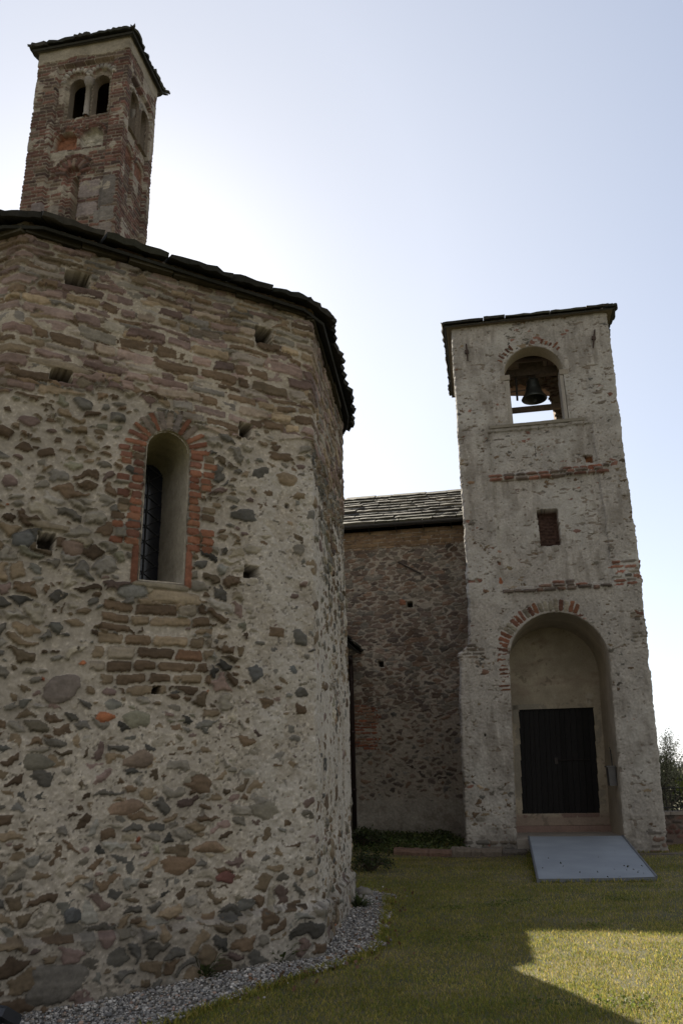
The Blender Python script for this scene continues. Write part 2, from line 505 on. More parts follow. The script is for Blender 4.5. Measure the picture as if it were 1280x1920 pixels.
def build_baptistery_wall():
    W = Wall(-4.3, 3.88, -.3, 6.97, .0085, 21)
    U, Z = W.U, W.Z
    zt = Z + .22 * W.f3
    # how much the lime plaster covers the stones
    right = sstep(-1.0, -.45, U) * sstep(5.1, 4.6, zt)
    low = sstep(2.35, 1.9, zt) * .36
    f2lo = sstep(0.05, .3, U) * sstep(4.7, 4.0, zt)
    cover = .34 + .45 * right * sstep(1.0, 1.7, Z) + .75 * low * sstep(.42, .6, Z) + .22 * f2lo + .34 * W.f2 + .30 * W.f3 + .14 * W.f1 - .30 * sstep(5.0, 5.4, zt) - .46 * sstep(2.0, 2.6, zt) * (1 - right)
    cover += .5 * np.exp(-((U + .62) / .38) ** 2 - ((Z - 3.05) / .45) ** 2)       # smooth plaster patch right of the window
    cover += .35 * np.exp(-((U - .55) / .45) ** 2 - ((Z - 3.4) / 1.0) ** 2)
    cover = np.clip(cover, 0, 1.15)
    upf = sstep(5.1, 5.35, zt)
    W.mh = lerp(lerp(-.016, .018, cover), -.002 + .016 * W.f2 + .012 * W.f3, upf) + .005 * W.f1 + .006 * W.f2 + .002 * W.f4
    mc = A3((.350, .312, .262)) * (1 + .13 * W.f2 + .10 * W.f3 + .09 * W.f4 + .05 * W.f1)[..., None]
    mc = lerp(mc, A3((.31, .265, .20)) * (1 + .2 * W.f2)[..., None], (sstep(4.9, 5.6, zt) * .45)[..., None])
    mc = lerp(mc, A3((.40, .375, .34)), (sstep(.35, 1.0, right * sstep(.1, .6, W.f2 + W.f3 + .6)) * .5)[..., None])
    speck = (W.f4 > .72)[..., None]
    mc = np.where(speck, mc * 1.25, mc)
    pit = (W.fb(.03, 3) > .74) & (cover > .3)
    W.mh = W.mh - .010 * pit
    mc = np.where(pit[..., None], mc * .62, mc)
    W.mc = mc
    # --- the arched slit window: brick jambs and voussoirs
    uc, rw, zb, zs = -1.625, .218, 3.38, 4.74
    r = W.rng
    W.occ |= arch_d(U, Z, uc, rw + .012, zb - .03, zs) < 0
    nv = 13
    stones_v = [(.21, .17, .135), (.19, .155, .13), (.20, .17, .15)]
    for k in range(nv):
        q = math.pi * (k + .5) / nv
        rr = rw + .115
        brick = k in (0, 1, 2, 4, 8, 10, 11, 12)
        wide = 2 * math.pi * 0 + math.pi * (rw + .06) / nv * .5
        W.stone(uc + rr * math.cos(q), zs + rr * math.sin(q), .105, wide * (.78 if brick else .98), q,
                BRICKC[k % 4] if brick else stones_v[k % 3], .018, 6, .03, force=True, dome=.35)
    z = zb + .35
    for side in (-1, 1):
        W.stone(uc + side * (rw + .045), zb + .15, .035, .19, 0, BRICKC[1], .018, 6, .03, force=True, dome=.35)
        z = zb + .37
        while z < zs + .02:
            bh = r.uniform(.031, .038)
            u = uc + side * (rw + .012)
            for j in range(2 if r.random() < (.8 if side < 0 else .55) else 1):
                ln = r.uniform(.11, .155)
                red = r.random() < (.97 if j == 0 else .80)
                cc = BRICKC[r.integers(4)] if red else (BROWN + PURPLE)[r.integers(8)]
                W.stone(u + side * ln / 2, z + r.normal() * .003, ln / 2 - .005, bh, -.03 + r.normal() * .025, cc, r.uniform(.012, .022), 5, .045, force=True, dome=.35)
                u += side * (ln + .008)
            z += 2 * bh + r.uniform(.008, .014)
    # sill stones and flat courses below
    W.stone(uc - .0, zb - .045, .27, .035, .0, (.22, .19, .14), .045, 5, .04, force=True)
    W.stone(uc + .14, zb - .14, .26, .06, -.02, (.23, .185, .13), .03, 4.5, .05, force=True)
    W.stone(uc - .27, zb - .12, .14, .065, .1, (.17, .165, .15), .03, 2.4, .07, force=True)
    sub = (np.abs(U - uc + .0) < .52 + .1 * W.f2) & (Z < zb - .15) & (Z > 2.35 + .2 * W.f2)
    W.courses(sub, (.075, .13), (.16, .42), BROWN + [(.24, .14, .085), (.20, .17, .13)], .022, .03, .14, (.012, .03), .03)
    # --- putlog holes
    holes = [(-2.66, 6.46, .24, .17), (-.60, 6.36, .2, .2), (-2.72, 5.33, .2, .12), (-.80, 5.13, .14, .16),
             (-2.70, 3.66, .15, .16), (-.70, 3.57, .15, .13), (-1.62, 2.36, .07, .06), (-.30, 4.35, .05, .05)]
    for (u, z, w, h) in holes: W.occ |= (np.abs(U - u) < w / 2 + .01) & (np.abs(Z - z) < h / 2 + .01)
    W.stone(-2.70, 3.80, .21, .055, -.03, (.21, .175, .125), .04, 2.6, .06, force=True)
    W.stone(-2.72, 5.44, .33, .055, -.02, (.22, .18, .13), .035, 3.2, .06, force=True)
    W.stone(-2.5, 5.31, .1, .06, 0, (.22, .18, .13), .03, 2.4, .06)
    W.stone(-.52, 3.55, .1, .055, .1, (.18, .17, .15), .03, 2.2, .06)
    W.stone(-2.9, 3.66, .1, .085, .1, (.15, .15, .145), .03, 2.2, .06)
    W.stone(-2.48, 3.63, .12, .085, -.1, (.18, .13, .10), .03, 2.2, .06)
    # the few stones that stand out
    for (u, z, a, b, an, c) in [(-2.30, .10, .28, .15, .0, (.17, .155, .135)), (-1.36, .88, .20, .11, -.15, (.19, .13, .085)), (-1.06, 1.0, .155, .08, -.1, (.17, .12, .08)),
                                (-.52, 1.28, .17, .10, -.1, (.21, .19, .15)), (-1.18, 1.52, .17, .10, -.4, (.19, .135, .09)), (-.63, 2.55, .10, .10, 0, (.18, .18, .175)),
                                (-2.45, 2.35, .21, .12, .1, (.18, .15, .13)), (-1.78, 2.1, .15, .09, 0, (.20, .19, .14)), (-1.73, 1.75, .16, .10, .2, (.17, .13, .10)),
                                (-2.2, .55, .09, .08, 0, (.10, .102, .102)), (-.7, .5, .1, .07, 0, (.16, .155, .14)), (-.38, 4.42, .085, .07, .2, (.10, .105, .108)),
                                (-.24, 2.6, .075, .08, 0, (.16, .165, .16)), (-.9, .75, .1, .085, 0, (.19, .09, .075)), (-2.06, 2.12, .10, .06, .1, (.30, .12, .06)),
                                (-3.0, .7, .13, .08, .1, (.19, .17, .13)), (-1.85, 1.35, .21, .10, .05, (.17, .12, .085)), (-2.6, 1.75, .19, .09, 0, (.18, .165, .13))]:
        W.stone(u, z, a * .84, b * .84, an, np.array(c) * .88, .034, 2.3, .13)
    # --- upper part: flat slabs, coursed on the right above the window, rougher elsewhere
    up = zt > 5.18
    UPC = [tuple(1.25 * q for q in c) for c in BROWN + PURPLE] + [(.24, .215, .175), (.28, .24, .20), (.21, .19, .165), (.25, .20, .155)]
    W.courses(up & (W.f2 + .6 * W.f3 > -.75), (.07, .14), (.14, .50), UPC, .026, .06, .09, (.012, .038), .022, .20, .9, .014, .22)
    W.rubble(up, .26, .10, UPC, .030, .08, (.006, .034), .05, .22)
    # far facet: dense small rubble at its top
    W.rubble((U > .02) & (zt > 4.6) & (zt < 5.3), .16, .10, GREY + BROWN, .03, .05)
    # --- cobbles, large ones first; they thin out where the plaster is thick
    cl = W.fb(.8, 3)
    def mid(u, z):
        i = min(max(int((z - W.z[0]) / W.res), 0), W.shape[0] - 1); j = min(max(int((u - W.u[0]) / W.res), 0), W.shape[1] - 1)
        d = 1.0 if z < 5.3 else .5
        if -.85 < u < .1 and 1.2 < z < 4.7: d *= .3
        if z < 1.95: d *= 1.0
        return d * (1.15 if cl[i, j] > -.1 else .55)
    pal = GREY * 2 + BROWN * 3 + PURPLE[:2] + [(.24, .22, .19), (.20, .19, .14), (.16, .155, .135), (.27, .24, .19), (.23, .205, .16)]
    dense = (cl + .4 * W.f2 > -.22) & (zt > 2.05 - .25 * cl) & (zt < 5.3) & ~((U > -.85 + .25 * W.f3) & (U < .35))
    W.rubble(dense, .21, .125, pal + [(.25, .225, .18), (.22, .19, .14), (.20, .19, .165)], .028, .06, (.020, .055), .10, .30, None, .022, .66)
    lowz = (zt < 2.15) & (Z > .42) & (U < -.35 + .5 * W.f3) & (cl < .55)
    W.rubble(lowz, .175, .105, pal + [(.22, .19, .14), (.20, .19, .165)], .036, .12, (.006, .038), .10, .30, None, .02, .66)
    W.rubble((Z < .46) & (U < .3), .20, .13, pal, .035, .12, (.006, .045), .10, .28, None, .024, .68)
    W.cobbles(420, .08, .14, pal, lambda u, z: mid(u, z) * (1 if z > 2 else .12), (1.2, 2.6), (1.8, 3.2), (.020, .055), .006, .15)
    W.cobbles(2600, .075, .15, pal, lambda u, z: mid(u, z) * (.9 if z > 2 else .22), (1.15, 2.5), (1.8, 3.4), (.012, .042), .006, .15)
    W.cobbles(900, .05, .10, pal, lambda u, z: .8 if z < 2.2 else 0, (1.2, 2.6), (1.8, 3.4), (.004, .036), .006, .15)
    W.cobbles(11000, .036, .08, pal, mid, (1.2, 2.8), (1.8, 3.6), (.006, .036), .005, .19)
    W.cobbles(6000, .025, .06, pal, mid, (1.1, 2.8), (1.8, 3.4), (.004, .026), .005, .19)
    W.cobbles(1500, .016, .03, pal + [(.30, .12, .06)], lambda u, z: .8 * mid(u, z), (1.1, 2.3), (1.9, 3.0), (.004, .020), .008, .18)
    W.cobbles(240, .025, .055, [(.31, .12, .06), (.28, .10, .055)], lambda u, z: 1 if (u < -2.1 and z < 2.6) else .10, (1.2, 3), (2, 4), (.010, .022), .004, .16, .9)
    for (u, z, w, h) in holes: W.hole(u, z, w, h, .28, (.06, .05, .042))
    # darker towards the eaves, damp on the plinth
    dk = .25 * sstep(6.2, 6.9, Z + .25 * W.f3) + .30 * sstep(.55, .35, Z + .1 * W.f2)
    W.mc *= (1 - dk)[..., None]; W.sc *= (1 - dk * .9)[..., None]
    W.cut = arch_d(U, Z, uc, rw, zb, zs) < -.002
    ledge = .43 + .06 * W.f3 + .03 * W.f2 - .05 * sstep(.0, 1.5, U)
    def pos(U, Z, h):
        x, y, nx, ny = poly_path([BD, BC, BA, BB, BE], [-6.4, -3.2, 0, 3.32, 3.92], U)
        off = h + lerp(.10, .05, sstep(-.15, .3, U)) * sstep(ledge + .02, ledge - .05, Z) + .012 * W.f3
        return np.stack([x + nx * off, y + ny * off, Z + 0 * U], -1)
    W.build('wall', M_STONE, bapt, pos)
    return uc, rw, zb, zs

BW = build_baptistery_wall()

def facet_pt(u, z, out=0., base=BA, d=D1):
    n = np.array([d[1], -d[0]])
    p = base + u * d + out * n
    return np.array([p[0], p[1], z])

def window_in_baptistery():
    uc, rw, zb, zs = BW
    # splayed plastered reveal lofted from the outer to the inner arch
    secs = [(.018, rw + .004, zb - .01, zs, 0), (-.12, rw - .012, zb + .0, zs, 0), (-.45, rw - .04, zb + .05, zs - .02, 0), (-.80, rw - .065, zb + .10, zs - .05, 0)]
    V, Fc = [], []
    n = None
    for (o, rr, z0, z1, _) in secs:
        pts = arch_pts(uc, rr, z0, z1, 24)
        full = []
        for a, b in zip(pts, pts[1:] + pts[:1]):                   # subdivide, closing along the sill
            m = 10 if abs(a[1] - b[1]) > .5 else (6 if a[1] == b[1] else 1)
            for t in range(m): full.append((lerp(a[0], b[0], t / m), lerp(a[1], b[1], t / m)))
        n = len(full)
        V += [facet_pt(u + .004 * math.sin(z * 9 + o * 7), z, o) for u, z in full]
    for i in range(len(secs) - 1):
        for k in range(n):
            k2 = (k + 1) % n
            Fc.append((i * n + k, (i + 1) * n + k, (i + 1) * n + k2, i * n + k2))
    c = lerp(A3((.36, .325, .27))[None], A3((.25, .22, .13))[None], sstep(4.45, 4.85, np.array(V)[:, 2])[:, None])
    rv = mesh_obj('window_reveal', V, Fc, tint_mat('reveal_plaster', 22, .25, .92, .5, .008, 4.0, .3), bapt, c, True)
    w = MB()
    o, rr, z0, z1 = -.72, rw - .03, zb + .03, zs - .02
    pts = arch_pts(uc, rr + .05, z0 - .05, z1, 16)
    m, nt, p = mat_new('dark_glass')
    p.inputs['Base Color'].default_value = (.012, .013, .018, 1); p.inputs['Roughness'].default_value = .12
    w.add([facet_pt(u, z, o) for u, z in pts] + [facet_pt(u, z, o - .012) for u, z in pts],
          [tuple(range(len(pts)))[::-1], tuple(range(len(pts), 2 * len(pts)))] + [(i, (i + 1) % len(pts), len(pts) + (i + 1) % len(pts), len(pts) + i) for i in range(len(pts))])
    win = w.obj('window', m, bapt)
    l = MB()
    for z in np.arange(z0 + .1, z1 + rr * .5, .17):
        for a, b in (((uc - rr, z), (uc + rr, z + .25)), ((uc + rr, z), (uc - rr, z + .25))):
            l.tube([facet_pt(*a, o + .012), facet_pt(*b, o + .012)], .005, 5)
    for du in (-rr * .92, 0, rr * .92): l.tube([facet_pt(uc + du, z0, o + .014), facet_pt(uc + du, z1, o + .014)], .007, 5)
    l.obj('lattice', plain_mat('lead_lattice', (.028, .029, .031), .8, .1), win)

window_in_baptistery()

# the facets away from the photograph, plain but stone-coloured
def rear_wall():
    mb = MB()
    seq = [BB + D3 * .55, BE, BH, BG, BF, BD, BC - D0 * 1.0]
    for p, q in zip(seq, seq[1:]):
        d = (q - p); L = np.hypot(*d); d /= L; n = np.array([d[1], -d[0]])
        W = Wall(0, L, -.3, 6.97, .05, int(abs(p[0]) * 1000) + 5)
        W.courses(W.Z > -1, (.14, .24), (.2, .6), GREY + BROWN, .05, .06, .1, (.01, .04))
        W.mc = W.mc * (1 + .15 * W.f2)[..., None]
        idx0 = len(mb.v)
        h = np.where(W.sh > 0, W.sh, 0)
        c = np.where((W.sh > 0)[..., None], W.sc, W.mc)
        P = np.stack([p[0] + d[0] * W.U + n[0] * h, p[1] + d[1] * W.U + n[1] * h, W.Z], -1).reshape(-1, 3)
        ny, nx = W.shape
        ii = np.arange(ny * nx).reshape(ny, nx) + idx0
        mb.v += [tuple(t) for t in P]; mb.c += [tuple(t) for t in c.reshape(-1, 3)]
        mb.f += [tuple(t) for t in np.stack([ii[:-1, :-1], ii[:-1, 1:], ii[1:, 1:], ii[1:, :-1]], -1).reshape(-1, 4)]
    mb.obj('rear_wall', M_STONE, bapt, True)
rear_wall()

# ------------------------------------------------------------------ stone slab roofs
def slab_mesh(mb, o, es, et, nrm, w, l, th, rng, col, rag=.05, nf=5, lim=None):
    """irregular slab: o = middle of the lower edge, es along eave, et up slope"""
    out = []
    for k in range(nf):
        t = k / (nf - 1) - .5
        out.append((t * w * (1 - .04 * rng.random()), -rag * (rng.random() - .3) * 1.1 - (rag * .3 if 0 < k < nf - 1 else 0)))
    out.append((w * .5 * (1 - .08 * rng.random()), l)); out.append((-w * .5 * (1 - .08 * rng.random()), l))
    if lim: out = [(min(max(a, lim[0] + lim[2] * b), lim[1] - lim[3] * b), b) for a, b in out]
    n = len(out)
    vs = []
    for dz in (0, th):
        for (a, b) in out:
            vs.append(o + es * a + et * b + nrm * (dz + .006 * rng.normal()))
    fs = [tuple(range(n))[::-1], tuple(range(n, 2 * n))] + [(i, (i + 1) % n, n + (i + 1) % n, n + i) for i in range(n)]
    mb.add(vs, fs, col)

SLABC = [(.050, .048, .043), (.040, .040, .036), (.060, .055, .047), (.036, .038, .034), (.052, .052, .040)]
def slab_plane(mb, E0, E1, apexL, apexR, row, wid, th, rng, lift=.02, pal=SLABC, maxrows=99, over=.0, deck=True, rag=.05):
    """rows of slabs on the plane E0,E1 (eave, left to right seen from outside) to apexR,apexL"""
    E0, E1, apexL, apexR = (np.array(p, float) for p in (E0, E1, apexL, apexR))
    es = E1 - E0; W0 = np.linalg.norm(es); es /= W0
    up = (apexL + apexR) / 2 - (E0 + E1) / 2
    up -= es * (up @ es); Ln = np.linalg.norm(up); et = up / Ln
    nrm = np.cross(es, et)
    if nrm[2] < 0: nrm = -nrm
    if deck:
        mb.add([E0, E1, apexR, apexL, E0 - nrm * .03, E1 - nrm * .03, apexR - nrm * .03, apexL - nrm * .03],
               [(0, 1, 2, 3), (7, 6, 5, 4), (0, 4, 5, 1)], SLABC[1])
    nr = min(maxrows, int(Ln / row))
    for i in range(nr):
        t = i * row / Ln
        a = lerp(E0, apexL, t); b = lerp(E1, apexR, t)
        wr = np.linalg.norm(b - a)
        x = -.04 - rng.random() * .1
        while x < wr:
            w = rng.uniform(*wid)
            if x + w > wr + .12: w = max(.12, wr + .06 - x)
            c = np.array(pal[rng.integers(len(pal))]) * rng.uniform(.7, 1.3)
            tilt = et * 1.0 + nrm * (-th * 1.0 / (row * 1.7)) ; tilt /= np.linalg.norm(tilt)
            o = a + es * (x + w / 2) + nrm * (lift + th * .9 + rng.normal() * .005) - et * (over + rng.normal() * .016)
            kl = ((apexL - E0) @ es) / Ln; kr = ((E1 - apexR) @ es) / Ln
            slab_mesh(mb, o, es * 1.0, tilt, nrm, w * .995, max(.12, min(row * 1.75, Ln - i * row + .02)), th * rng.uniform(.8, 1.2), rng, tuple(c), rag, 8, (-(x + w / 2) - .03, wr - (x + w / 2) + .03, kl, kr))
            x += w

def oct_offset(pts, off):
    out = []
    n = len(pts)
    for i in range(n):
        p0, p1, p2 = pts[i - 1], pts[i], pts[(i + 1) % n]
        a = (p1 - p0) / np.linalg.norm(p1 - p0); b = (p2 - p1) / np.linalg.norm(p2 - p1)
        na, nb = np.array([a[1], -a[0]]), np.array([b[1], -b[0]])
        m = (na + nb); m /= np.linalg.norm(m)
        out.append(p1 + m * off / max(.3, m @ na))
    return out

def baptistery_roof():
    rng = np.random.default_rng(5)
    E0_ = oct_offset(OCT, .15)
    z0_ = [6.76, 6.93, 6.95, 6.82, 6.82, 6.82, 6.86, 6.86]
    E, zs, vis_ = [], [], []
    for i in range(8):                                       # the slabs fan round the corners
        pv, p, nx = E0_[i - 1], E0_[i], E0_[(i + 1) % 8]
        E.append(p + (pv - p) / np.linalg.norm(pv - p) * .22); E.append(p + (nx - p) / np.linalg.norm(nx - p) * .22)
        zs += [z0_[i] + .01, z0_[i] + .01]; vis_ += [i in (0, 7, 1), i in (0, 7, 6, 1)]
    apex = np.array([BCEN[0] - .15, BCEN[1], 6.82 + 4.0 * math.tan(R(25))])
    mb = MB()
    for i in range(16):
        j = (i + 1) % 16
        p0 = np.array([*E[i], zs[i]]); p1 = np.array([*E[j], zs[j]])
        vis = vis_[i]
        slab_plane(mb, p0, p1, apex, apex, .34 if vis else .6, (.35, .75), .055, rng, over=.02, rag=.07)
    mb.c = [tuple(.62 * q for q in c) for c in mb.c]
    mb.obj('roof', M_SLAB, bapt)
    # the course of flat stones that closes the wall under the slabs
    ev = MB()
    I = oct_offset(OCT, .005)
    for i in (6, 7, 0, 1):
        j = (i + 1) % 8
        a, b = I[i], I[j]; d = (b - a); L = np.linalg.norm(d); d = d / L; n = np.array([d[1], -d[0]])
        x = 0
        while x < L:
            w = min(rng.uniform(.35, .8), L - x + .02)
            o = rng.uniform(.03, .10); z = lerp(z0_[i], z0_[j], x / L) - .02
            p = a + d * x - n * .3
            c = tuple(np.array((.048, .042, .030)) * rng.uniform(.6, 1.5))
            ev.box((p[0], p[1], z), (d[0] * (w - .012), d[1] * (w - .012), rng.normal() * .01), (n[0] * (.3 + o), n[1] * (.3 + o), -.02), (0, 0, rng.uniform(.075, .09)), c)
            x += w
    ev.obj('eaves_course', M_SLAB, bapt)
baptistery_roof()

# ================================================================== BRICK BELL TOWER ON THE BAPTISTERY
def frame(th):
    d = np.array([math.cos(th), math.sin(th)]); return d, np.array([-d[1], d[0]])
FD, FS = frame(R(-10))                       # facade direction and the direction into the building
def loc3(o, u, b, z, d=FD, s=FS):
    return np.array([o[0] + d[0] * u + s[0] * b, o[1] + d[1] * u + s[1] * b, z])
LO = np.array([-3.406, 10.0]) - FD * 1.66    # front left corner
LW, LDP = 1.66, 1.12
lant = empty('brick_bell_tower', (*(LO + FD * .83 + FS * .55), 7.9),
             'small square red brick bell tower with twin arched openings above the octagonal roof', 'bell tower')

def build_lantern():
    W = Wall(-.4, LW + LDP + .35, 7.9, 13.74, .011, 33)
    U, Z = W.U, W.Z
    r = W.rng
    W.mh = -.006 + .004 * W.f1 + .004 * W.f2
    W.mc = A3((.27, .235, .19)) * (1 + .15 * W.f2 + .12 * W.f4)[..., None]
    pal = [(.145, .074, .058), (.122, .064, .052), (.155, .084, .065), (.10, .068, .058), (.13, .092, .075), (.16, .12, .09)]
    white = [(.33, .30, .26), (.30, .28, .25)]
    F0 = U - 0
    S0 = U - LW                                # side-face coordinate
    # plaster strip under the eaves
    top = Z > 13.27 - .07 * W.f2 + .12 * sstep(.9, 1.4, F0) * 0
    # stone blocks low on the front right, and at the foot
    for (u, z, a, b, c) in [(1.14, 10.52, .20, .17, (.24, .20, .185)), (1.47, 10.40, .15, .29, (.20, .175, .155)), (1.12, 10.13, .19, .13, (.235, .195, .18)), (1.45, 9.95, .19, .13, (.19, .17, .15)),
                            (.30, 10.22, .10, .12, (.24, .20, .19)), (.55, 10.15, .1, .14, (.22, .19, .16)), (.10, 10.1, .08, .1, (.2, .15, .12)), (1.35, 9.65, .28, .13, (.19, .16, .14)), (.5, 9.7, .3, .15, (.2, .17, .15))]:
        W.stone(u, z, a, b, 0, c, .012, 7, .02, force=True, dome=.3)
    # arches with radial bricks
    def vouss(uc, rr, zs, n, l, col, ht=.04):
        for k in range(n):
            q = math.pi * (k + .5) / n
            W.stone(uc + (rr + l / 2) * math.cos(q), zs + (rr + l / 2) * math.sin(q), l / 2 - .004, math.pi * (rr + l * .5) / n * .42, q, col[r.integers(len(col))], ht, 6, .03, force=True, dome=.3)
    vouss(.84, .12, 10.86, 9, .20, pal); vouss(.84, .33, 10.86, 16, .06, pal)
    for uc in (.64, 1.10): vouss(uc, .21, 11.60, 12, .06, pal)
    for uc in (.73, 1.16): vouss(uc, .205, 12.80, 11, .10, white)
    for uc in (LW + .36, LW + .76):
        vouss(uc, .17, 12.55, 10, .08, white); vouss(uc, .17, 11.4, 10, .06, pal)
    W.courses(~top, (.062, .074), (.14, .27), pal, .012, .008, .02, (.006, .013), .008, .2, edge=.012)
    pl = sstep(.1, .4, W.f2 + .6 * W.f3 - .26 + .42 * (S0 > .1) * (Z > 10.6) + .55 * np.exp(-((F0 - .46) / .12) ** 2) * (Z > 12.0) + .35 * ((F0 > .3) & (F0 < 1.4)) * (Z < 12.1) * (Z > 11.2))
    W.mh = np.where(pl > .3, np.maximum(W.mh, .0125 * pl + .004 * W.f1), W.mh)
    W.mc = np.where(top[..., None], A3((.29, .255, .20)) * (1 + .2 * W.f2 + .1 * W.f1)[..., None], W.mc)
    W.mh = np.where(top, .02 + .006 * W.f2, W.mh)
    # recessed field between the corner pilasters, front and side
    fld = (F0 > .38) & (F0 < 1.40) & (Z < 13.16)
    sfl = (S0 > .16) & (S0 < .96) & (Z < 12.9)
    W.rec = np.where(fld | sfl, -.06, 0)
    def recess(d, dep, col=None, w=1.):
        ins = d < 0
        W.rec = np.where(ins, np.minimum(W.rec, dep), W.rec)
        if col is not None:
            W.over = np.where(ins[..., None], A3(col) * (1 + .25 * W.f1 + .2 * W.f2)[..., None], W.over)
            W.overw = np.where(ins, w, W.overw); 
    # blind arches
    recess(arch_d(U, Z, .64, .20, 11.38, 11.56), -.17, (.21, .095, .055))
    recess(arch_d(U, Z, 1.10, .20, 11.38, 11.56), -.17, (.42, .39, .33))
    recess(np.maximum(np.abs(U - .87) - .48, np.abs(Z - 11.30) - .035 - .01 * W.f2), -.03, (.28, .25, .20))
    # lower slit, two orders
    recess(arch_d(U, Z, .84, .13, 9.3, 10.86), -.12)
    recess(arch_d(U, Z, .86, .055, 9.3, 10.80), -.30, (.24, .20, .15))
    # twin window: cut through
    for uc in (.73, 1.16):
        W.cut |= arch_d(U, Z, uc, .150, 12.06, 12.76) < 0
        recess(arch_d(U, Z, uc, .20, 12.0, 12.80), -.10, (.25, .22, .175), .7)
    for uc in (LW + .36, LW + .76):
        W.cut |= arch_d(U, Z, uc, .15, 11.85, 12.5) < 0
        recess(arch_d(U, Z, uc, .16, 11.2, 11.38), -.10, (.16, .08, .055))
    recess(np.maximum(np.abs(U - LW - .5) - .06, np.abs(Z - 10.8) - .35), -.1)
    stain = sstep(.1, .8, W.fb(.7, 4)) * .25
    W.mc *= (1 - stain)[..., None]; W.sc *= (1 - stain)[..., None]
    for k in range(60):                        # repaired pale mortar dabs
        pass
    pts = [LO + FS * 1.1, LO, LO + FD * LW, LO + FD * LW + FS * LDP, LO + FS * LDP]
    us = [-1.1, 0, LW, LW + LDP, 2 * LW + LDP]
    def pos(U, Z, h):
        x, y, nx, ny = poly_path(pts, us, U, .035)
        return np.stack([x + nx * h, y + ny * h, Z], -1)
    W.build('wall', M_BRICK, lant, pos, 13.72)
    # plain backs and the dark room inside
    mb = MB()
    c = (.15, .08, .06)
    t = .22
    def plate(u0, b0, u1, b1, z0, z1, col=c): 
        mb.quad(loc3(LO, u0, b0, z0), loc3(LO, u1, b1, z0), loc3(LO, u1, b1, z1), loc3(LO, u0, b0, z1), col)
    plate(0, LDP, 0, .3, 7.9, 13.6); plate(LW - .2, LDP, 0, LDP, 7.9, 13.6)
    mb.obj('rear_wall', M_BRICK, lant)
    rm = MB()
    def inner(u0, u1, b0, b1, z0, z1, holes=()): pass
    # reveals of the twin openings, and the inner faces of the walls with the same openings
    for (axis, ucs, rr, z0, zs) in (('f', (.73, 1.16), .153, 12.05, 12.76), ('s', (.36, .76), .153, 11.84, 12.5)):
        for uc in ucs:
            p = arch_pts(uc, rr, z0, zs, 12)
            for a, b in zip(p, p[1:] + p[:1]):
                if axis == 'f': q = [loc3(LO, a[0], .09, a[1]), loc3(LO, b[0], .09, b[1]), loc3(LO, b[0], .26, b[1]), loc3(LO, a[0], .26, a[1])]
                else: q = [loc3(LO, LW + .0, a[0], a[1]), loc3(LO, LW + .0, b[0], b[1]), loc3(LO, LW - .26, b[0], b[1]), loc3(LO, LW - .26, a[0], a[1])]
                rm.quad(*q, col=(.24, .20, .16))
    rm.obj('window_reveal', M_BRICK, lant)
    ro = MB()
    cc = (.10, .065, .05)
    i0, i1, j0, j1 = .27, LW - .27, .27, LDP - .02
    def q(a, b): ro.quad(loc3(LO, *a, 11.6), loc3(LO, *b, 11.6), loc3(LO, *b, 13.6), loc3(LO, *a, 13.6), cc)
    q((i0, j1), (i0, j0)); q((i1, j1), (i0, j1))
    ro.quad(loc3(LO, i0, j0, 11.8), loc3(LO, i1, j0, 11.8), loc3(LO, i1, j1, 11.8), loc3(LO, i0, j1, 11.8), cc)
    def face_with_arches(ucs, rr, z0, zs, ptf, lo, hi):
        ro.quad(ptf(lo, 11.6), ptf(hi, 11.6), ptf(hi, z0), ptf(lo, z0), cc)
        xs = [lo]
        for uc in ucs: xs += [uc - rr, uc + rr]
        xs.append(hi)
        for k in range(0, len(xs), 2): ro.quad(ptf(xs[k], z0), ptf(xs[k + 1], z0), ptf(xs[k + 1], 13.6), ptf(xs[k], 13.6), cc)
        for uc in ucs:
            for k in range(12):
                a, b = math.pi * (1 - k / 12), math.pi * (1 - (k + 1) / 12)
                ro.quad(ptf(uc + rr * math.cos(a), zs + rr * math.sin(a)), ptf(uc + rr * math.cos(b), zs + rr * math.sin(b)), ptf(uc + rr * math.cos(b), 13.6), ptf(uc + rr * math.cos(a), 13.6), cc)
    face_with_arches((.73, 1.16), .153, 12.05, 12.76, lambda u, z: loc3(LO, u, .26, z), i0, i1)
    face_with_arches((.36, .76), .153, 11.84, 12.5, lambda b, z: loc3(LO, LW - .26, b, z), j0, j1)
    ro.obj('bell_chamber', M_BRICK, lant)
    # slender column between the twin openings
    col = MB()
    p0 = loc3(LO, .945, .07, 12.05)
    col.lathe(p0, [(.052, 0), (.052, .04), (.045, .06), (.042, .6), (.045, .60), (.085, .72), (.085, .78)], 12, (.27, .245, .22))
    col.obj('colonnette', M_BRICK, lant, True)
    p1 = loc3(LO, LW - .12, .56, 11.84); col = MB()
    col.lathe(p1, [(.07, 0), (.07, .05), (.045, .08), (.042, .46), (.075, .58), (.075, .66)], 12, (.27, .245, .22))
    col.obj('colonnette', M_BRICK, lant, True)
    # roof
    rng = np.random.default_rng(9)
    rf = MB()
    ov = .10; ze = 13.54
    ap = loc3(LO, LW / 2, LDP / 2, ze + .32)
    c4 = [loc3(LO, -ov, -ov, ze), loc3(LO, LW + ov, -ov, ze), loc3(LO, LW + ov, LDP + ov, ze), loc3(LO, -ov, LDP + ov, ze)]
    for k in range(4): slab_plane(rf, c4[k], c4[(k + 1) % 4], ap, ap, .26, (.3, .6), .04, rng, lift=.008, rag=.05)
    rf.add([p + np.array([0, 0, -.01]) for p in c4], [(3, 2, 1, 0)], (.09, .085, .08))
    rf.obj('roof', M_SLAB, lant)
build_lantern()

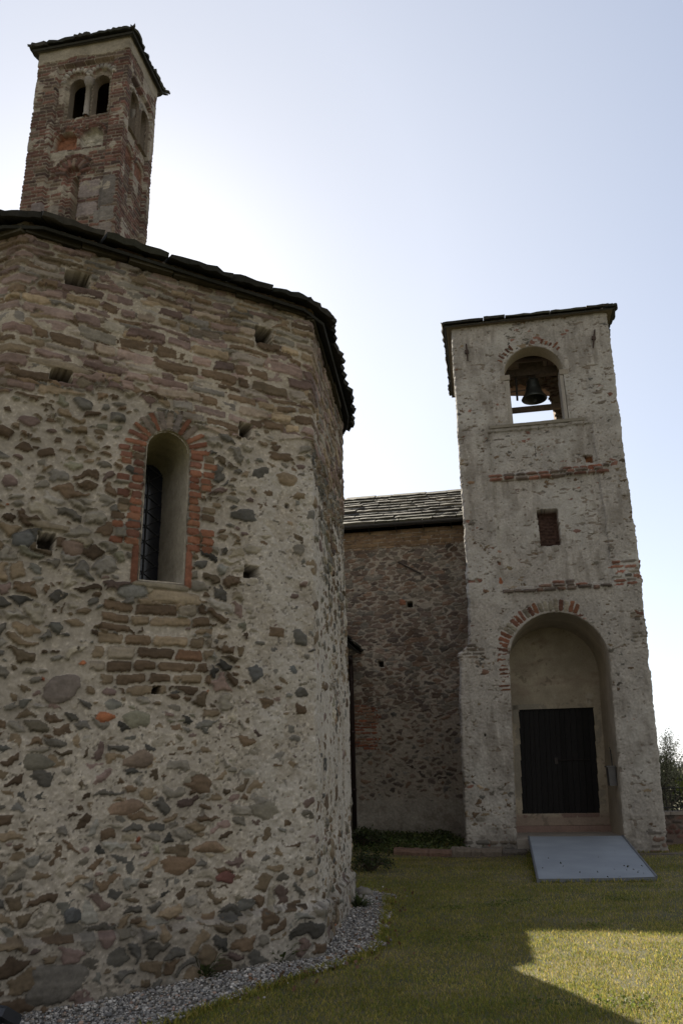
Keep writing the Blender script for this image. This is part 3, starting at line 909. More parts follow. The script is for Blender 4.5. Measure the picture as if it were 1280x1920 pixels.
# ================================================================== PLASTERED BELL TOWER WITH PORCH
TO = np.array([2.45, 17.3])
tower = empty('plastered_bell_tower', (*(TO + FD * 2.2 + FS * 1.7), 0),
              'tall grey plastered bell tower with open belfry, deep arched porch and dark door', 'bell tower')
TD = 3.55                                     # depth of the tower
def t3(u, b, z): return loc3(TO, u, b, z)
ZL = [-.4, .2, 2.0, 3.2, 3.75, 3.98, 4.02, 4.25, 5.4, 7.3, 8.6, 12.4]
UL = [-.07, -.06, .0, .03, .10, .06, .06, .30, .37, .40, .40, .44]
ZR = [-.4, .1, .12, .45, 1.2, 2.1, 3.3, 4.4, 5.8, 8.4, 12.4]
UR = [3.86, 3.84, 3.80, 3.85, 3.88, 3.92, 3.97, 4.03, 4.08, 4.11, 4.18]
NU, NR, NZ0, NZS = 2.17, 1.05, .26, 3.80       # porch arch
def lean(z): return .045 * np.minimum(np.asarray(z, float) - NZS, 0)   # the old walls lean a little
BU, BR_, BZ0, BZS = 2.30, .70, 9.40, 10.72     # belfry arch

def build_tower_wall():
    W = Wall(-.75, 4.85, -.35, 12.3, .0135, 77)
    U, Z = W.U, W.Z
    r = W.rng
    W.mh = .022 + .006 * W.f1 + .010 * W.f2 + .012 * W.f3 + .002 * W.f4
    mc = A3((.315, .292, .262)) * (1 + .12 * W.f2 + .10 * W.f3 + .10 * W.f4 + .06 * W.f1)[..., None]
    # older, browner coat in places and grey weathering in vertical streaks
    vs = fbm(W.shape, .5 / W.res, 4, .6, .22, r)
    mc = lerp(mc, A3((.20, .18, .155)), (sstep(.0, .8, vs * .8 + .8 * W.f3) * .75)[..., None])
    mc = lerp(mc, A3((.39, .375, .345)), (sstep(.0, .6, W.fb(1.1, 5) + .2 * W.f2) * .55)[..., None])
    # lost plaster: rubble shows
    loss = W.fb(.32, 5, .62, 1.8) + .35 * W.f3
    edge = sstep(.45, .0, np.minimum(np.abs(U - np.interp(Z, ZL, UL)), np.abs(U - np.interp(Z, ZR, UR))))
    thr = .98 - .26 * edge - .18 * sstep(1.0, .3, Z) - .10 * (np.abs(Z - 8.7) < .5) - .12 * ((Z > 4.3) & (Z < 5.6) & (U > 3.3)) - .1 * ((U < 1.1) & (Z > 3.5) & (Z < 4.4))
    thr += .35 * sstep(3.7, 3.2, Z) * sstep(.5, .9, Z) + .14 * ((Z < 3.4) & (U < 1.0) & (Z > .7)) + .1 * ((Z > 11.0)) 
    lost = sstep(thr, thr + .10, loss)
    W.mh = lerp(W.mh, -.006 + .006 * W.f1 + .004 * W.f4, lost)
    mc = lerp(mc, A3((.235, .205, .165)) * (1 + .2 * W.f1)[..., None], (lost * .85)[..., None])
    # pocks and chips
    pk = W.fb(.05, 3, .6, 1.6)
    pock = sstep(.80, .94, pk + .25 * W.fb(.6, 3))
    W.mh -= .014 * pock
    mc = lerp(mc, A3((.15, .12, .095)), (pock * .75)[..., None])
    pk2 = W.fb(.085, 3, .6, 2.6)
    p2 = sstep(.80, .92, pk2 + .3 * W.fb(.8, 3) - .40 * (Z < 3.5))
    W.mh -= .016 * p2
    mc = lerp(mc, A3((.17, .135, .105)), (p2 * .75)[..., None])
    # rubble under the coat
    W.occ |= arch_d(U - lean(Z), Z, NU, NR + .01, -1, NZS) < 0
    W.occ |= arch_d(U, Z, BU, BR_ + .01, BZ0 - .02, BZS) < 0
    # porch arch bricks, well preserved on the left haunch, a few at the crown
    for k in range(34):
        q = math.pi * (k + .5) / 34
        left = 16 <= k <= 33
        crown = 12 <= k <= 17
        if not (left or crown): continue
        if left and k > 19 and r.random() < .08: continue
        L = r.uniform(.22, .28)
        col = BRICKC[r.integers(4)] if r.random() < (.8 if k > 19 else .45) else [(.30, .27, .21), (.25, .22, .17)][r.integers(2)]
        W.stone(NU + (NR + .03 + L / 2) * math.cos(q), NZS + (NR + .03 + L / 2) * math.sin(q), L / 2, .047, q, A3(col) * .78, .033, 5, .05, force=True, dome=.3)
    for k in range(7):                                    # left springing
        W.stone(NU - NR - .10 - .04 * r.random(), NZS - .06 - k * .085, .10 + .05 * r.random(), .03, .05, A3(BRICKC[k % 4]) * (.75 if k < 4 else .55), .032, 4, .06, force=True)
    # belfry arch bricks showing right and left of the crown
    for k in range(24):
        q = math.pi * (k + .5) / 24
        if not (5 <= k <= 9 or 16 <= k <= 20): continue
        L = r.uniform(.10, .2)
        W.stone(BU + (BR_ + .08 + L / 2) * math.cos(q), BZS + (BR_ + .08 + L / 2) * math.sin(q), L / 2, .030, q, A3(BRICKC[k % 4]) * (.75 if k < 10 else .55), .032, 4, .08, force=True, dome=.3)
    # bare brick and stone courses: string courses, the right edge, the foot
    def band(z, u0, u1, n, h, pal, ht=(.075, .105), sag=0):
        u = u0
        while u < u1:
            w = r.uniform(.14, .34)
            W.stone(u + w / 2, z + r.normal() * .008, w / 2 - .008, h * r.uniform(.8, 1.1), r.normal() * .02, pal[r.integers(len(pal))], r.uniform(*ht), 4, .07, force=True)
            u += w
    dk = [(.15, .12, .10), (.17, .11, .085), (.13, .105, .09), (.19, .10, .075)]
    for z in (8.02, 8.105): band(z, 1.02, 3.58, 1, .044, dk)
    band(8.17, 2.7, 3.75, 1, .035, [(.22, .09, .06), (.19, .10, .075), (.15, .12, .1)])
    band(5.36, 1.10, 3.45, 1, .042, dk); band(5.44, 1.9, 2.8, 1, .042, dk); band(5.52, 2.2, 2.6, 1, .035, dk)
    for z in (5.38, 5.47, 5.56, 5.66, 5.77, 5.88): band(z, 3.42 + .1 * r.random(), 4.3, 1, .038, [(.21, .085, .06), (.15, .13, .11), (.20, .10, .07), (.17, .15, .12)], (.026, .05))
    for z in (4.22, 4.30, 4.6): band(z, 3.7 + .1 * r.random(), 4.2, 1, .035, [(.20, .09, .065), (.16, .14, .11)], (.026, .04))
    for z in (3.95, 4.03, 4.12, 4.2): band(z, -.1, .42 + .2 * r.random(), 1, .035, [(.13, .11, .09), (.16, .13, .10)], (.028, .05))
    for z in (.02, .12, .24, .36): band(z, 3.2 + .5 * r.random(), 4.1, 1, .042, [(.16, .11, .085), (.15, .13, .11), (.13, .115, .1)], (.028, .06))
    for z in (.0, .1, .2): band(z, -.5, 1.0, 1, .042, [(.13, .12, .105), (.15, .125, .1)], (.028, .05))
    for (u, z, a, b, c) in [(.62, 8.0, .10, .045, (.19, .12, .075)), (3.32, 8.13, .12, .045, (.22, .085, .055)), (2.86, 6.66, .13, .06, (.17, .10, .085)), (3.22, 6.58, .13, .055, (.15, .13, .10)),
                            (2.66, 6.78, .06, .05, (.12, .1, .085)), (3.15, 5.92, .14, .05, (.16, .145, .12)), (1.1, 5.62, .05, .08, (.27, .10, .05)), (1.12, 6.3, .07, .05, (.2, .13, .1)),
                            (1.32, 5.9, .07, .06, (.2, .16, .1)), (.6, 3.62, .10, .05, (.18, .11, .08)), (.75, 5.4, .08, .05, (.19, .12, .08)), (.55, 7.0, .09, .035, (.13, .11, .09)), (.75, 6.85, .06, .03, (.13, .11, .09)),
                            (1.6, 7.75, .13, .05, (.21, .15, .125)), (1.35, 9.05, .16, .03, (.15, .13, .11)), (1.4, 8.85, .14, .03, (.15, .13, .11)), (1.25, 8.6, .08, .05, (.18, .13, .09)), (3.7, 10.0, .14, .04, (.14, .12, .1)), (3.78, 9.75, .14, .05, (.13, .11, .09))]:
        W.stone(u, z, a, b, r.normal() * .06, c, .034, 3, .12, force=True)
    W.rubble(Z > -1, .20, .10, BROWN + GREY + [(.19, .10, .075)], .03, .08, (.000, .020), .08, .2)
    W.mc = mc
    # recessed panels between the corner strips
    wob = .02 * W.f2
    p1 = (U > 1.10 + wob) & (U < 3.50 + wob) & (Z > 8.16) & (Z < 9.24 + wob)
    p2_ = (U > 1.10 + wob) & (U < 3.50 + wob) & (Z > 5.45) & (Z < 7.98)
    W.rec = np.where(p1 | p2_, -.045, W.rec)
    dark = sstep(.06, .0, np.abs(Z - 7.96)) * p2_
    # small bricked-up window and other sockets
    win = np.maximum(np.abs(U - 2.27) - .225, np.abs(Z - 6.79) - .43) + .01 * W.f1
    inw = win < 0
    W.rec = np.where(inw, -.38, W.rec)
    bc = A3((.085, .050, .040)) * (1 + .35 * np.sign(np.sin(Z * 80 + 2 * np.floor(U * 5)) - .75) * .5 + .3 * W.f1)[..., None]
    W.over = np.where(inw[..., None], bc, W.over); W.overw = np.where(inw, 1, W.overw)
    for (u, z, w, h, c) in [(3.33, 8.36, .17, .17, (.22, .10, .05)), (1.1, 6.02, .07, .08, (.16, .09, .06)), (2.15, 8.7, .025, .35, (.10, .09, .08)), (3.1, 8.35, .1, .12, (.2, .16, .13)), (.33, 10.0, .05, .08, (.08, .07, .06)), (.6, 1.62, .03, .03, (.08, .07, .06)), (.5, 2.3, .03, .03, (.08, .07, .06)), (3.55, 1.5, .03, .03, (.08, .07, .06))]:
        W.hole(u, z, w, h, .18 if w > .1 else .05, c, .01)
    # darker towards the foot and in a band along the belfry sill
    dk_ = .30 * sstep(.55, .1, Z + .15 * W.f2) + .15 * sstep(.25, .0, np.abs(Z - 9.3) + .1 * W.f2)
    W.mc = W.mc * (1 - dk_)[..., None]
    W.cut = (arch_d(U - lean(Z), Z, NU, NR, NZ0 - .5, NZS) < -.002) | (arch_d(U, Z, BU, BR_ - .0, BZ0, BZS) < -.002)
    # impost blocks narrow the belfry opening below the spring
    def pos(U, Z, h):
        ul = np.interp(Z, ZL, UL); ur = np.interp(Z, ZR, UR)
        rr = .05
        ql = np.clip((ul + rr - U) / (2 * rr), 0, 1) * math.pi / 2
        qr = np.clip((U - ur + rr) / (2 * rr), 0, 1) * math.pi / 2
        uc = np.clip(U, ul + rr * .6, ur - rr * .6)
        uu = uc + np.where(ql > 0, -rr * .6 * np.sin(ql), 0) + np.where(qr > 0, rr * .6 * np.sin(qr), 0)
        b = np.maximum(ul + rr - U, 0) + np.maximum(U - ur + rr, 0)
        nl, nr = -np.sin(ql), np.sin(qr)
        nb = -np.cos(ql + qr)
        rag = .009 * W.f2 + .006 * W.f1 + .02 * W.f2 * np.exp(-((Z - 5.2) / 1.3) ** 2)
        hu = h + np.where((ql > 0) | (qr > 0), rag, 0)
        u_ = uu + (nl + nr) * hu; b_ = np.maximum(b - rr * .3, 0) + nb * h
        return np.stack([TO[0] + FD[0] * u_ + FS[0] * b_, TO[1] + FD[1] * u_ + FS[1] * b_, Z], -1)
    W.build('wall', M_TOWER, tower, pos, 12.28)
build_tower_wall()

def build_tower_body():
    # plain sides and back
    mb = MB(); c = (.30, .28, .25)
    zs = [-.3, 3.9, 4.3, 9.4, 12.3]
    for z0, z1 in zip(zs, zs[1:]):
        for (zz, uu, sg) in ((ZL, UL, 1), (ZR, UR, -1)):
            a0, a1 = np.interp(z0, zz, uu), np.interp(z1, zz, uu)
            mb.quad(t3(a0, .3, z0), t3(a0, TD, z0), t3(a1, TD, z1), t3(a1, .3, z1), c)
    zb0, zb1 = 9.4, 11.98
    l0, r0 = 1.38, 3.12
    def back(b):
        mb.quad(t3(-.05, b, -.3), t3(3.9, b, -.3), t3(4.1, b, zb0), t3(.4, b, zb0), c)
        mb.quad(t3(.4, b, zb0), t3(l0, b, zb0), t3(l0, b, 12.3), t3(.42, b, 12.3), c)
        mb.quad(t3(r0, b, zb0), t3(4.1, b, zb0), t3(4.15, b, 12.3), t3(r0, b, 12.3), c)
        mb.quad(t3(l0, b, zb1), t3(r0, b, zb1), t3(r0, b, 12.3), t3(l0, b, 12.3), c)
    back(TD)
    mb.obj('rear_wall', M_TOWER, tower)
    # belfry room: floor, side walls, front inner face, rough inner face of the back wall
    rm = MB(); ci = (.20, .17, .14)
    f0, f1, s0, s1 = .45, TD - .5, .85, 3.70
    rm.quad(t3(s0, -.0, BZ0 - .03), t3(s1, -.0, BZ0 - .03), t3(s1, TD, BZ0 - .03), t3(s0, TD, BZ0 - .03), (.22, .2, .17))
    for u in (s0, s1): rm.quad(t3(u, f0, BZ0), t3(u, f1, BZ0), t3(u, f1, 12.3), t3(u, f0, 12.3), ci)
    rm.quad(t3(s0, f0, BZ0), t3(BU - BR_, f0, BZ0), t3(BU - BR_, f0, 12.3), t3(s0, f0, 12.3), ci)
    rm.quad(t3(BU + BR_, f0, BZ0), t3(s1, f0, BZ0), t3(s1, f0, 12.3), t3(BU + BR_, f0, 12.3), ci)
    for k in range(16):
        a, b = math.pi * (1 - k / 16), math.pi * (1 - (k + 1) / 16)
        rm.quad(t3(BU + BR_ * math.cos(a), f0, BZS + BR_ * math.sin(a)), t3(BU + BR_ * math.cos(b), f0, BZS + BR_ * math.sin(b)), t3(BU + BR_ * math.cos(b), f0, 12.3), t3(BU + BR_ * math.cos(a), f0, 12.3), ci)
    # roof timbers and boards seen from below
    rm.quad(t3(.2, .0, 12.26), t3(4.3, .0, 12.26), t3(4.3, TD, 12.26), t3(.2, TD, 12.26), (.06, .045, .035))
    rm.obj('bell_chamber', M_TOWER, tower)
    # rough back wall of the belfry with a ragged opening
    W = Wall(s0, s1, BZ0 - .02, 12.26, .03, 401)
    W.rubble(W.Z > 0, .26, .12, BROWN + PURPLE + [(.27, .24, .2)], .05, .05, (.01, .05))
    W.mc = A3((.30, .26, .21)) * (1 + .2 * W.f2)[..., None]
    op = np.maximum(np.maximum(l0 - W.U, W.U - (r0 - .14 * sstep(10.6, 11.7, W.Z))), W.Z - (11.96 - .22 * sstep(2.4, 2.95, W.U))) + .05 * W.f1
    W.cut = op < 0
    W.build('inner_back_wall', M_TOWER, tower, lambda U, Z, h: np.stack([TO[0] + FD[0] * U + FS[0] * (f1 - h), TO[1] + FD[1] * U + FS[1] * (f1 - h), Z], -1))
    rj = MB()
    for (ua, za, ub, zb) in ((l0 + .02, 9.38, l0 + .02, 11.97), (r0 - .02, 9.38, r0 - .06, 11.8), (l0, 11.95, r0, 11.75)):
        for k in range(8):
            a, b = k / 8, (k + 1) / 8
            j = [random.uniform(-.03, .03) for _ in range(4)]
            rj.quad(t3(lerp(ua, ub, a), f1 - .02, lerp(za, zb, a)), t3(lerp(ua, ub, b), f1 - .02, lerp(za, zb, b)), t3(lerp(ua, ub, b), TD + .01, lerp(za, zb, b)), t3(lerp(ua, ub, a), TD + .01, lerp(za, zb, a)), (.25, .17, .12))
    rj.obj('back_opening', M_TOWER, tower)
    # reveals of the belfry arch
    rv = MB()
    pts = arch_pts(BU, BR_, BZ0, BZS, 24)
    for a, b in zip(pts, pts[1:]):
        rv.quad(t3(a[0], -.045 + .02, a[1]), t3(b[0], -.045 + .02, b[1]), t3(b[0], f0 + .01, b[1]), t3(a[0], f0 + .01, a[1]), (.34, .30, .235))
    # impost stones and sill
    for sg in (-1, 1):
        x = BU + sg * (BR_ - .0); w = .13 if sg < 0 else .10
        x0 = x if sg < 0 else x - w
        rv.box(t3(x0 - (.10 if sg < 0 else 0), -.035, 10.57), FDv(w + .10), FSv(.4), (0, 0, .13), (.25, .22, .18))
        rv.box(t3(x0, -.012, BZ0 - .01), FDv(w - .02), FSv(.44), (0, 0, 1.17), (.30, .275, .24))
    rv.box(t3(BU - BR_ - .45, -.05, BZ0 - .08), FDv(2.2), FSv(.55), (0, 0, .07), (.20, .18, .145))
    rv.obj('belfry_reveal', M_TOWER, tower)
    # porch: floor, barrel, jambs and inner wall
    po = MB(); PD = 2.0
    pts = arch_pts(NU, NR + .004, NZ0 - .5, NZS, 28)
    sub = []
    for a, b in zip(pts, pts[1:]):
        n = 12 if abs(a[1] - b[1]) > 1 else 1
        for k in range(n): sub.append((lerp(a[0], b[0], k / n), lerp(a[1], b[1], k / n)))
    sub.append(pts[-1])
    nb = 10
    V = []; Fc = []
    for j in range(nb + 1):
        b = -.03 + (PD + .05) * j / nb
        for (u, z) in sub:
            w = .012 * math.sin(z * 5 + b * 3) + .01 * math.sin(u * 7 - b * 5)
            V.append(t3(u + float(lean(z)) + w * (1 if u < NU else -1) * .5, b, z + w * .5 * (z > NZS)))
    n = len(sub)
    for j in range(nb):
        for k in range(n - 1): Fc.append((j * n + k, j * n + k + 1, (j + 1) * n + k + 1, (j + 1) * n + k))
    c = np.array([(.38, .335, .27)] * len(V))
    MPL = tint_mat('porch_plaster', 9, .16, .92, .5, .01, 1.6, .28)
    mesh_obj('porch_vault', V, Fc, MPL, tower, c, True)
    W = Wall(1.0, 3.45, -.1, 4.95, .02, 505)
    W.mh = .012 * W.f3 + .006 * W.f2 + .002 * W.f1
    mc = A3((.40, .345, .265)) * (1 + .12 * W.f2 + .12 * W.f3)[..., None]
    st = sstep(-.05, .5, fbm(W.shape, .5 / W.res, 5, .6, 2.2, W.rng) - .5 * np.abs(W.Z - 3.55))
    mc = lerp(mc, A3((.25, .185, .15)), (st * .55)[..., None])
    mc = lerp(mc, A3((.50, .47, .41)), (sstep(.1, .5, W.f3 + .4 * W.f2 - .9 * np.abs(W.Z - 3.1)) * .7)[..., None])
    mc = lerp(mc, A3((.26, .19, .16)), (sstep(.7, .55, W.Z + .06 * W.f2) * .65)[..., None])
    sp = sstep(.5, .62, W.fb(.08, 3)) * sstep(.0, .4, W.f3 + .2)
    mc = lerp(mc, A3((.15, .12, .09)), (sp * .5)[..., None])
    W.mc = mc
    UL_ = W.U - .055 * (W.Z - .63)
    W.cut = (UL_ > 1.175) & (UL_ < 2.895) & (W.Z > .63) & (W.Z < 2.95)
    W.build('porch_inner_wall', M_TOWER, tower, lambda U, Z, h: np.stack([TO[0] + FD[0] * U + FS[0] * (PD - h), TO[1] + FD[1] * U + FS[1] * (PD - h), Z], -1))
    fl = MB()
    fl.box(t3(NU - NR - .20, .02, -.2), FDv(2 * NR + .10), FSv(PD), (0, 0, .2 + NZ0), (.33, .30, .265))
    fl.box(t3(NU - NR - .18, PD - .16, NZ0), FDv(2 * NR + .05), FSv(.2), (0, 0, .13), (.26, .18, .15))
    # door opening reveals
    fl.box(t3(1.2, PD + .0, .55), FDv(1.8), FSv(.16), (0, 0, .085), (.22, .15, .125))
    for u in (1.045, 2.90): fl.box(t3(u, PD + .002, .64), FDv(.13), FSv(.3), FDv(.132) + np.array([0, 0, 2.4]), (.30, .27, .22))
    fl.box(t3(1.1, PD + .002, 2.94), FDv(2.2), FSv(.3), (0, 0, .12), (.30, .27, .22))
    fl.obj('porch_floor', M_TOWER, tower)
    # door of upright boards
    dr = MB(); u = 1.178; rng = random.Random(3)
    while u < 2.89:
        w = min(rng.uniform(.10, .15), 2.895 - u)
        k = rng.uniform(.6, 1.3)
        dr.box(t3(u + .003, PD + .085 + rng.uniform(0, .008), .62), FDv(w - .006), FSv(.05), FDv(.128) + np.array([0, 0, 2.34]), (.009 * k, .008 * k, .0085 * k))
        u += w
    door = dr.obj('door', tint_mat('black_door_timber', 18, .3, .7, .4, .004, 2, .2), tower)
    bolt = MB()
    bolt.tube([t3(2.05, PD + .06, 1.78), t3(2.80, PD + .06, 1.78)], .012, 8)
    bolt.box(t3(2.02, PD + .05, 1.70), FDv(.07), FSv(.03), (0, 0, .14))
    bolt.obj('bolt', plain_mat('door_iron', (.035, .03, .028), .5, .8), door)
    # iron ties on the front
    MI = plain_mat('rusty_iron', (.06, .04, .032), .7, .5)
    for (u, z, an) in ((.76, 11.42, 0.02), (3.79, 11.42, -.22)):
        a = MB()
        a.tube([t3(u - .22 * math.sin(an), -.06, z + .24), t3(u, -.07, z), t3(u + .22 * math.sin(an), -.06, z - .24)], [.018, .024, .014], 8)
        a.box(t3(u - .05, -.09, z - .03), FDv(.09), FSv(.05), (0, 0, .09))
        a.obj('wall_anchor', MI, tower)
    # belfry beams
    b = MB()
    b.box(t3(1.0, 1.05, 10.20), FDv(2.8), FSv(.10), (0, 0, .13), (.09, .065, .045))
    b.obj('bell_beam', M_WOOD, tower)
    b = MB()
    b.box(t3(.85, .75, 11.62), FDv(2.9) + FSv(.35), FSv(.18), (0, 0, .18), (.085, .06, .045))
    b.box(t3(1.2, .5, 12.02), FDv(.15), FSv(2.6), (0, 0, .2), (.085, .06, .045))
    b.box(t3(2.9, .5, 12.02), FDv(.15), FSv(2.6), (0, 0, .2), (.085, .06, .045))
    b.obj('roof_beam', M_WOOD, tower)
    # roof
    rng = np.random.default_rng(19); rf = MB()
    ov = .17; ze = 12.12
    ap = t3(2.3, TD / 2, ze + .75)
    c4 = [t3(.42 - ov, -ov, ze + .04), t3(4.18 + ov, -ov, ze + .02), t3(4.18 + ov, TD + ov, ze), t3(.42 - ov, TD + ov, ze)]
    for k in range(4): slab_plane(rf, c4[k], c4[(k + 1) % 4], ap, ap, .36, (.5, 1.1), .05, rng, lift=.012)
    rf.add([p + np.array([0, 0, -.015]) for p in c4], [(3, 2, 1, 0)], (.14, .115, .085))
    rf.obj('roof', M_SLAB, tower)

def FDv(l): return np.array([FD[0] * l, FD[1] * l, 0.])
def FSv(l): return np.array([FS[0] * l, FS[1] * l, 0.])
build_tower_body()

# the bell and its headstock
def build_bell():
    c = t3(2.35, 1.0, 10.47)
    bell = empty('church_bell', tuple(c), 'dark bronze bell hanging in the open arch of the plastered tower', 'bell')
    mb = MB()
    prof = [(.31, 0), (.322, .015), (.30, .05), (.25, .12), (.205, .22), (.175, .34), (.16, .46), (.155, .50), (.14, .545), (.09, .575), (.0, .585)]
    inn = [(.31, 0), (.285, .01), (.225, .12), (.18, .25), (.14, .45), (.0, .54)]
    mb.lathe(c, prof, 32, (.06, .065, .06)); mb.lathe(c, inn, 32, (.03, .03, .03))
    for z in (.06, .30, .33, .47): 
        rr = np.interp(z, [p[1] for p in prof], [p[0] for p in prof])
        mb.lathe(c + np.array([0, 0, z]), [(rr - .002, -.009), (rr + .007, 0), (rr - .002, .009)], 32, (.06, .065, .06))
    MBZ = plain_mat('bell_bronze', (.065, .07, .066), .45, .7, 20, .2)
    body = mb.obj('bell_body', MBZ, bell, True)
    k = MB()
    for q in (-.06, .06): k.tube([c + FDv(q) + np.array([0, 0, .56]), c + FDv(q * 1.2) + np.array([0, 0, .68]), c + FDv(q * .5) + np.array([0, 0, .80])], .022, 8)
    k.obj('crown', MBZ, bell)
    cl = MB()
    cl.tube([c + np.array([0, 0, .5]), c + np.array([.01, 0, .02])], .014, 8); cl.lathe(c + np.array([.01, 0, -.02]), [(0, -.04), (.035, -.02), (.042, .01), (.02, .05), (0, .06)], 12)
    cl.obj('clapper', MBZ, bell)
    hs = MB()
    hs.box(c - FDv(.62) - FSv(.09) + np.array([0, 0, .66]), FDv(1.24), FSv(.18), (0, 0, .20), (.085, .065, .05))
    hs.box(c - FDv(.30) - FSv(.085) + np.array([0, 0, .86]), FDv(.6), FSv(.17), (0, 0, .16), (.085, .065, .05))
    hs.obj('headstock', M_WOOD, bell)
    st = MB()
    st.tube([c + FDv(-.40) + np.array([0, 0, .70]), c + FDv(-.42) + np.array([0, 0, .02])], .028, 8)
    st.tube([c + FDv(-.66) + np.array([0, 0, .27]), c + FDv(-.2) + np.array([0, 0, .29])], .014, 8)
    st.obj('lever', plain_mat('lever_iron', (.05, .045, .04), .6, .5), bell)
build_bell()

# ================================================================== CHURCH NAVE
NO = np.array([2.9, 20.5])
nave = empty('church_nave', (*(NO + FS * 3), 0), 'stone church nave with slab roof, gutter and ochre brick cornice behind the baptistery', 'church')
def n3(u, b, z): return loc3(NO, u, b, z)
def build_nave():
    W = Wall(-4.6, 1.3, -.2, 7.98, .0155, 91)
    U, Z = W.U, W.Z
    r = W.rng
    W.mh = .0 + .006 * W.f1 + .006 * W.f2
    lowb = sstep(1.15, .8, Z + .12 * W.f2)
    mid = sstep(3.6, 2.6, Z + .4 * W.f3)
    W.mh += .016 * lowb + .003 * mid
    W.mc = A3((.285, .25, .205)) * (1 + .14 * W.f2 + .12 * W.f3 + .10 * W.f4)[..., None]
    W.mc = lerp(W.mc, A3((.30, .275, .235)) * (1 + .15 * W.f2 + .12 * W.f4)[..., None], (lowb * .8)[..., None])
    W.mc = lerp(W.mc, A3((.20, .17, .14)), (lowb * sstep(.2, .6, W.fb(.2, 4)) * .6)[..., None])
    for (u, z, w, h) in ((-1.13, 5.87, .16, .18), (-1.98, 4.32, .16, .18)):
        W.occ |= (np.abs(U - u) < w / 2 + .02) & (np.abs(Z - z) < h / 2 + .02)
    W.stone(-1.35, 5.93, .10, .1, .1, (.22, .10, .06), .03, 3, .08)
    # patch of bricks at the left, cornice bricks at the top
    br = (U < -2.12 + .15 * W.f1) & (Z > 2.15) & (Z < 3.25 + .1 * W.f2)
    W.courses(br, (.07, .085), (.2, .34), [(.22, .085, .05), (.18, .07, .045), (.2, .12, .08)], .016, .02, .08, (.014, .022), .01)
    W.courses(Z > 7.48 + .03 * W.f2, (.10, .14), (.3, .55), [(.20, .135, .08), (.18, .12, .075), (.22, .155, .095)], .012, .012, .0, (.02, .03), .012)
    pal = [(.155, .115, .09), (.14, .105, .085), (.175, .135, .105), (.115, .092, .078), (.17, .145, .115), (.155, .138, .115), (.165, .112, .08)]
    pal0 = pal
    W.rubble((Z > 3.1 + .35 * W.f3), .27, .125, pal, .028, .05, (.006, .020), .06)
    W.rubble((Z > .95 + .1 * W.f2), .25, .13, pal + [(.15, .14, .125)], .055, .10, (.006, .026), .06)
    W.cobbles(1500, .02, .06, pal, lambda u, z: 1. if 1 < z < 4 else .0, ht=(.008, .02))
    for (u, z, w, h) in ((-1.13, 5.87, .14, .16), (-1.98, 4.32, .14, .16)): W.hole(u, z, w, h, .3, (.03, .025, .02))
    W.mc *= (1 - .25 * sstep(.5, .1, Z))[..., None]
    def pos(U, Z, h): return np.stack([NO[0] + FD[0] * U - FS[0] * h, NO[1] + FD[1] * U - FS[1] * h, Z], -1)
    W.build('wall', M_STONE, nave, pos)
    mb = MB(); c = (.2, .16, .13); DP = 6.9
    mb.quad(n3(-11, .02, -.2), n3(-4.58, .02, -.2), n3(-4.58, .02, 7.98), n3(-11, .02, 7.98), c)
    mb.quad(n3(-11, 0, -.2), n3(-11, DP, -.2), n3(-11, DP, 7.98), n3(-11, 0, 7.98), c)
    mb.quad(n3(1.28, .02, -.2), n3(4.2, .02, -.2), n3(4.2, .02, 7.98), n3(1.28, .02, 7.98), c)
    mb.quad(n3(4.2, 0, -.2), n3(4.2, DP, -.2), n3(4.2, DP, 7.98), n3(4.2, 0, 7.98), c)
    mb.quad(n3(-11, DP, -.2), n3(4.2, DP, -.2), n3(4.2, DP, 7.98), n3(-11, DP, 7.98), c)
    rz = 7.98 + 3.45 * math.tan(R(30))
    for u in (-11, 4.2): mb.add([n3(u, 0, 7.98), n3(u, DP, 7.98), n3(u, DP / 2, rz)], [(0, 1, 2)], c)
    mb.obj('rear_wall', M_STONE, nave)
    rng = np.random.default_rng(23); rf = MB()
    ov = .30; z0 = 8.02; sl = math.tan(R(30)); dp = DP / 2 + ov
    pal = [(.055, .051, .042), (.045, .043, .036), (.065, .058, .047), (.12, .108, .085), (.055, .053, .038), (.05, .047, .04)]
    slab_plane(rf, n3(-4.8, -ov, z0), n3(1.0, -ov, z0), n3(-4.8, DP / 2, z0 + dp * sl), n3(1.0, DP / 2, z0 + dp * sl), .40, (.45, 1.3), .07, rng, lift=.02, pal=pal, rag=.03)
    slab_plane(rf, n3(-11.2, -ov, z0), n3(-4.8, -ov, z0), n3(-11.2, DP / 2, z0 + dp * sl), n3(-4.8, DP / 2, z0 + dp * sl), .45, (.5, 1.1), .055, rng, lift=.02, pal=pal)
    slab_plane(rf, n3(1.0, -ov, z0), n3(4.4, -ov, z0), n3(1.0, DP / 2, z0 + dp * sl), n3(4.4, DP / 2, z0 + dp * sl), .45, (.5, 1.1), .055, rng, lift=.02, pal=pal)
    slab_plane(rf, n3(4.4, DP + ov, z0), n3(-11.2, DP + ov, z0), n3(4.4, DP / 2, z0 + dp * sl), n3(-11.2, DP / 2, z0 + dp * sl), .6, (.6, 1.3), .055, rng, lift=.02, pal=pal)
    x = -11.2                                   # ridge stones
    while x < 4.3:
        w = rng.uniform(.5, .9)
        rf.box(n3(x, DP / 2 - .2, z0 + dp * sl - .085 + rng.normal() * .006), FDv(w + .03), FSv(.4), (0, 0, .08 + .004 * rng.random()), SLABC[int(rng.integers(5))])
        x += w
    rf.obj('roof', M_SLAB, nave)
    # half-round gutter on brackets and its downpipe
    MG = plain_mat('dark_gutter_metal', (.045, .042, .042), .45, .5)
    g = MB()
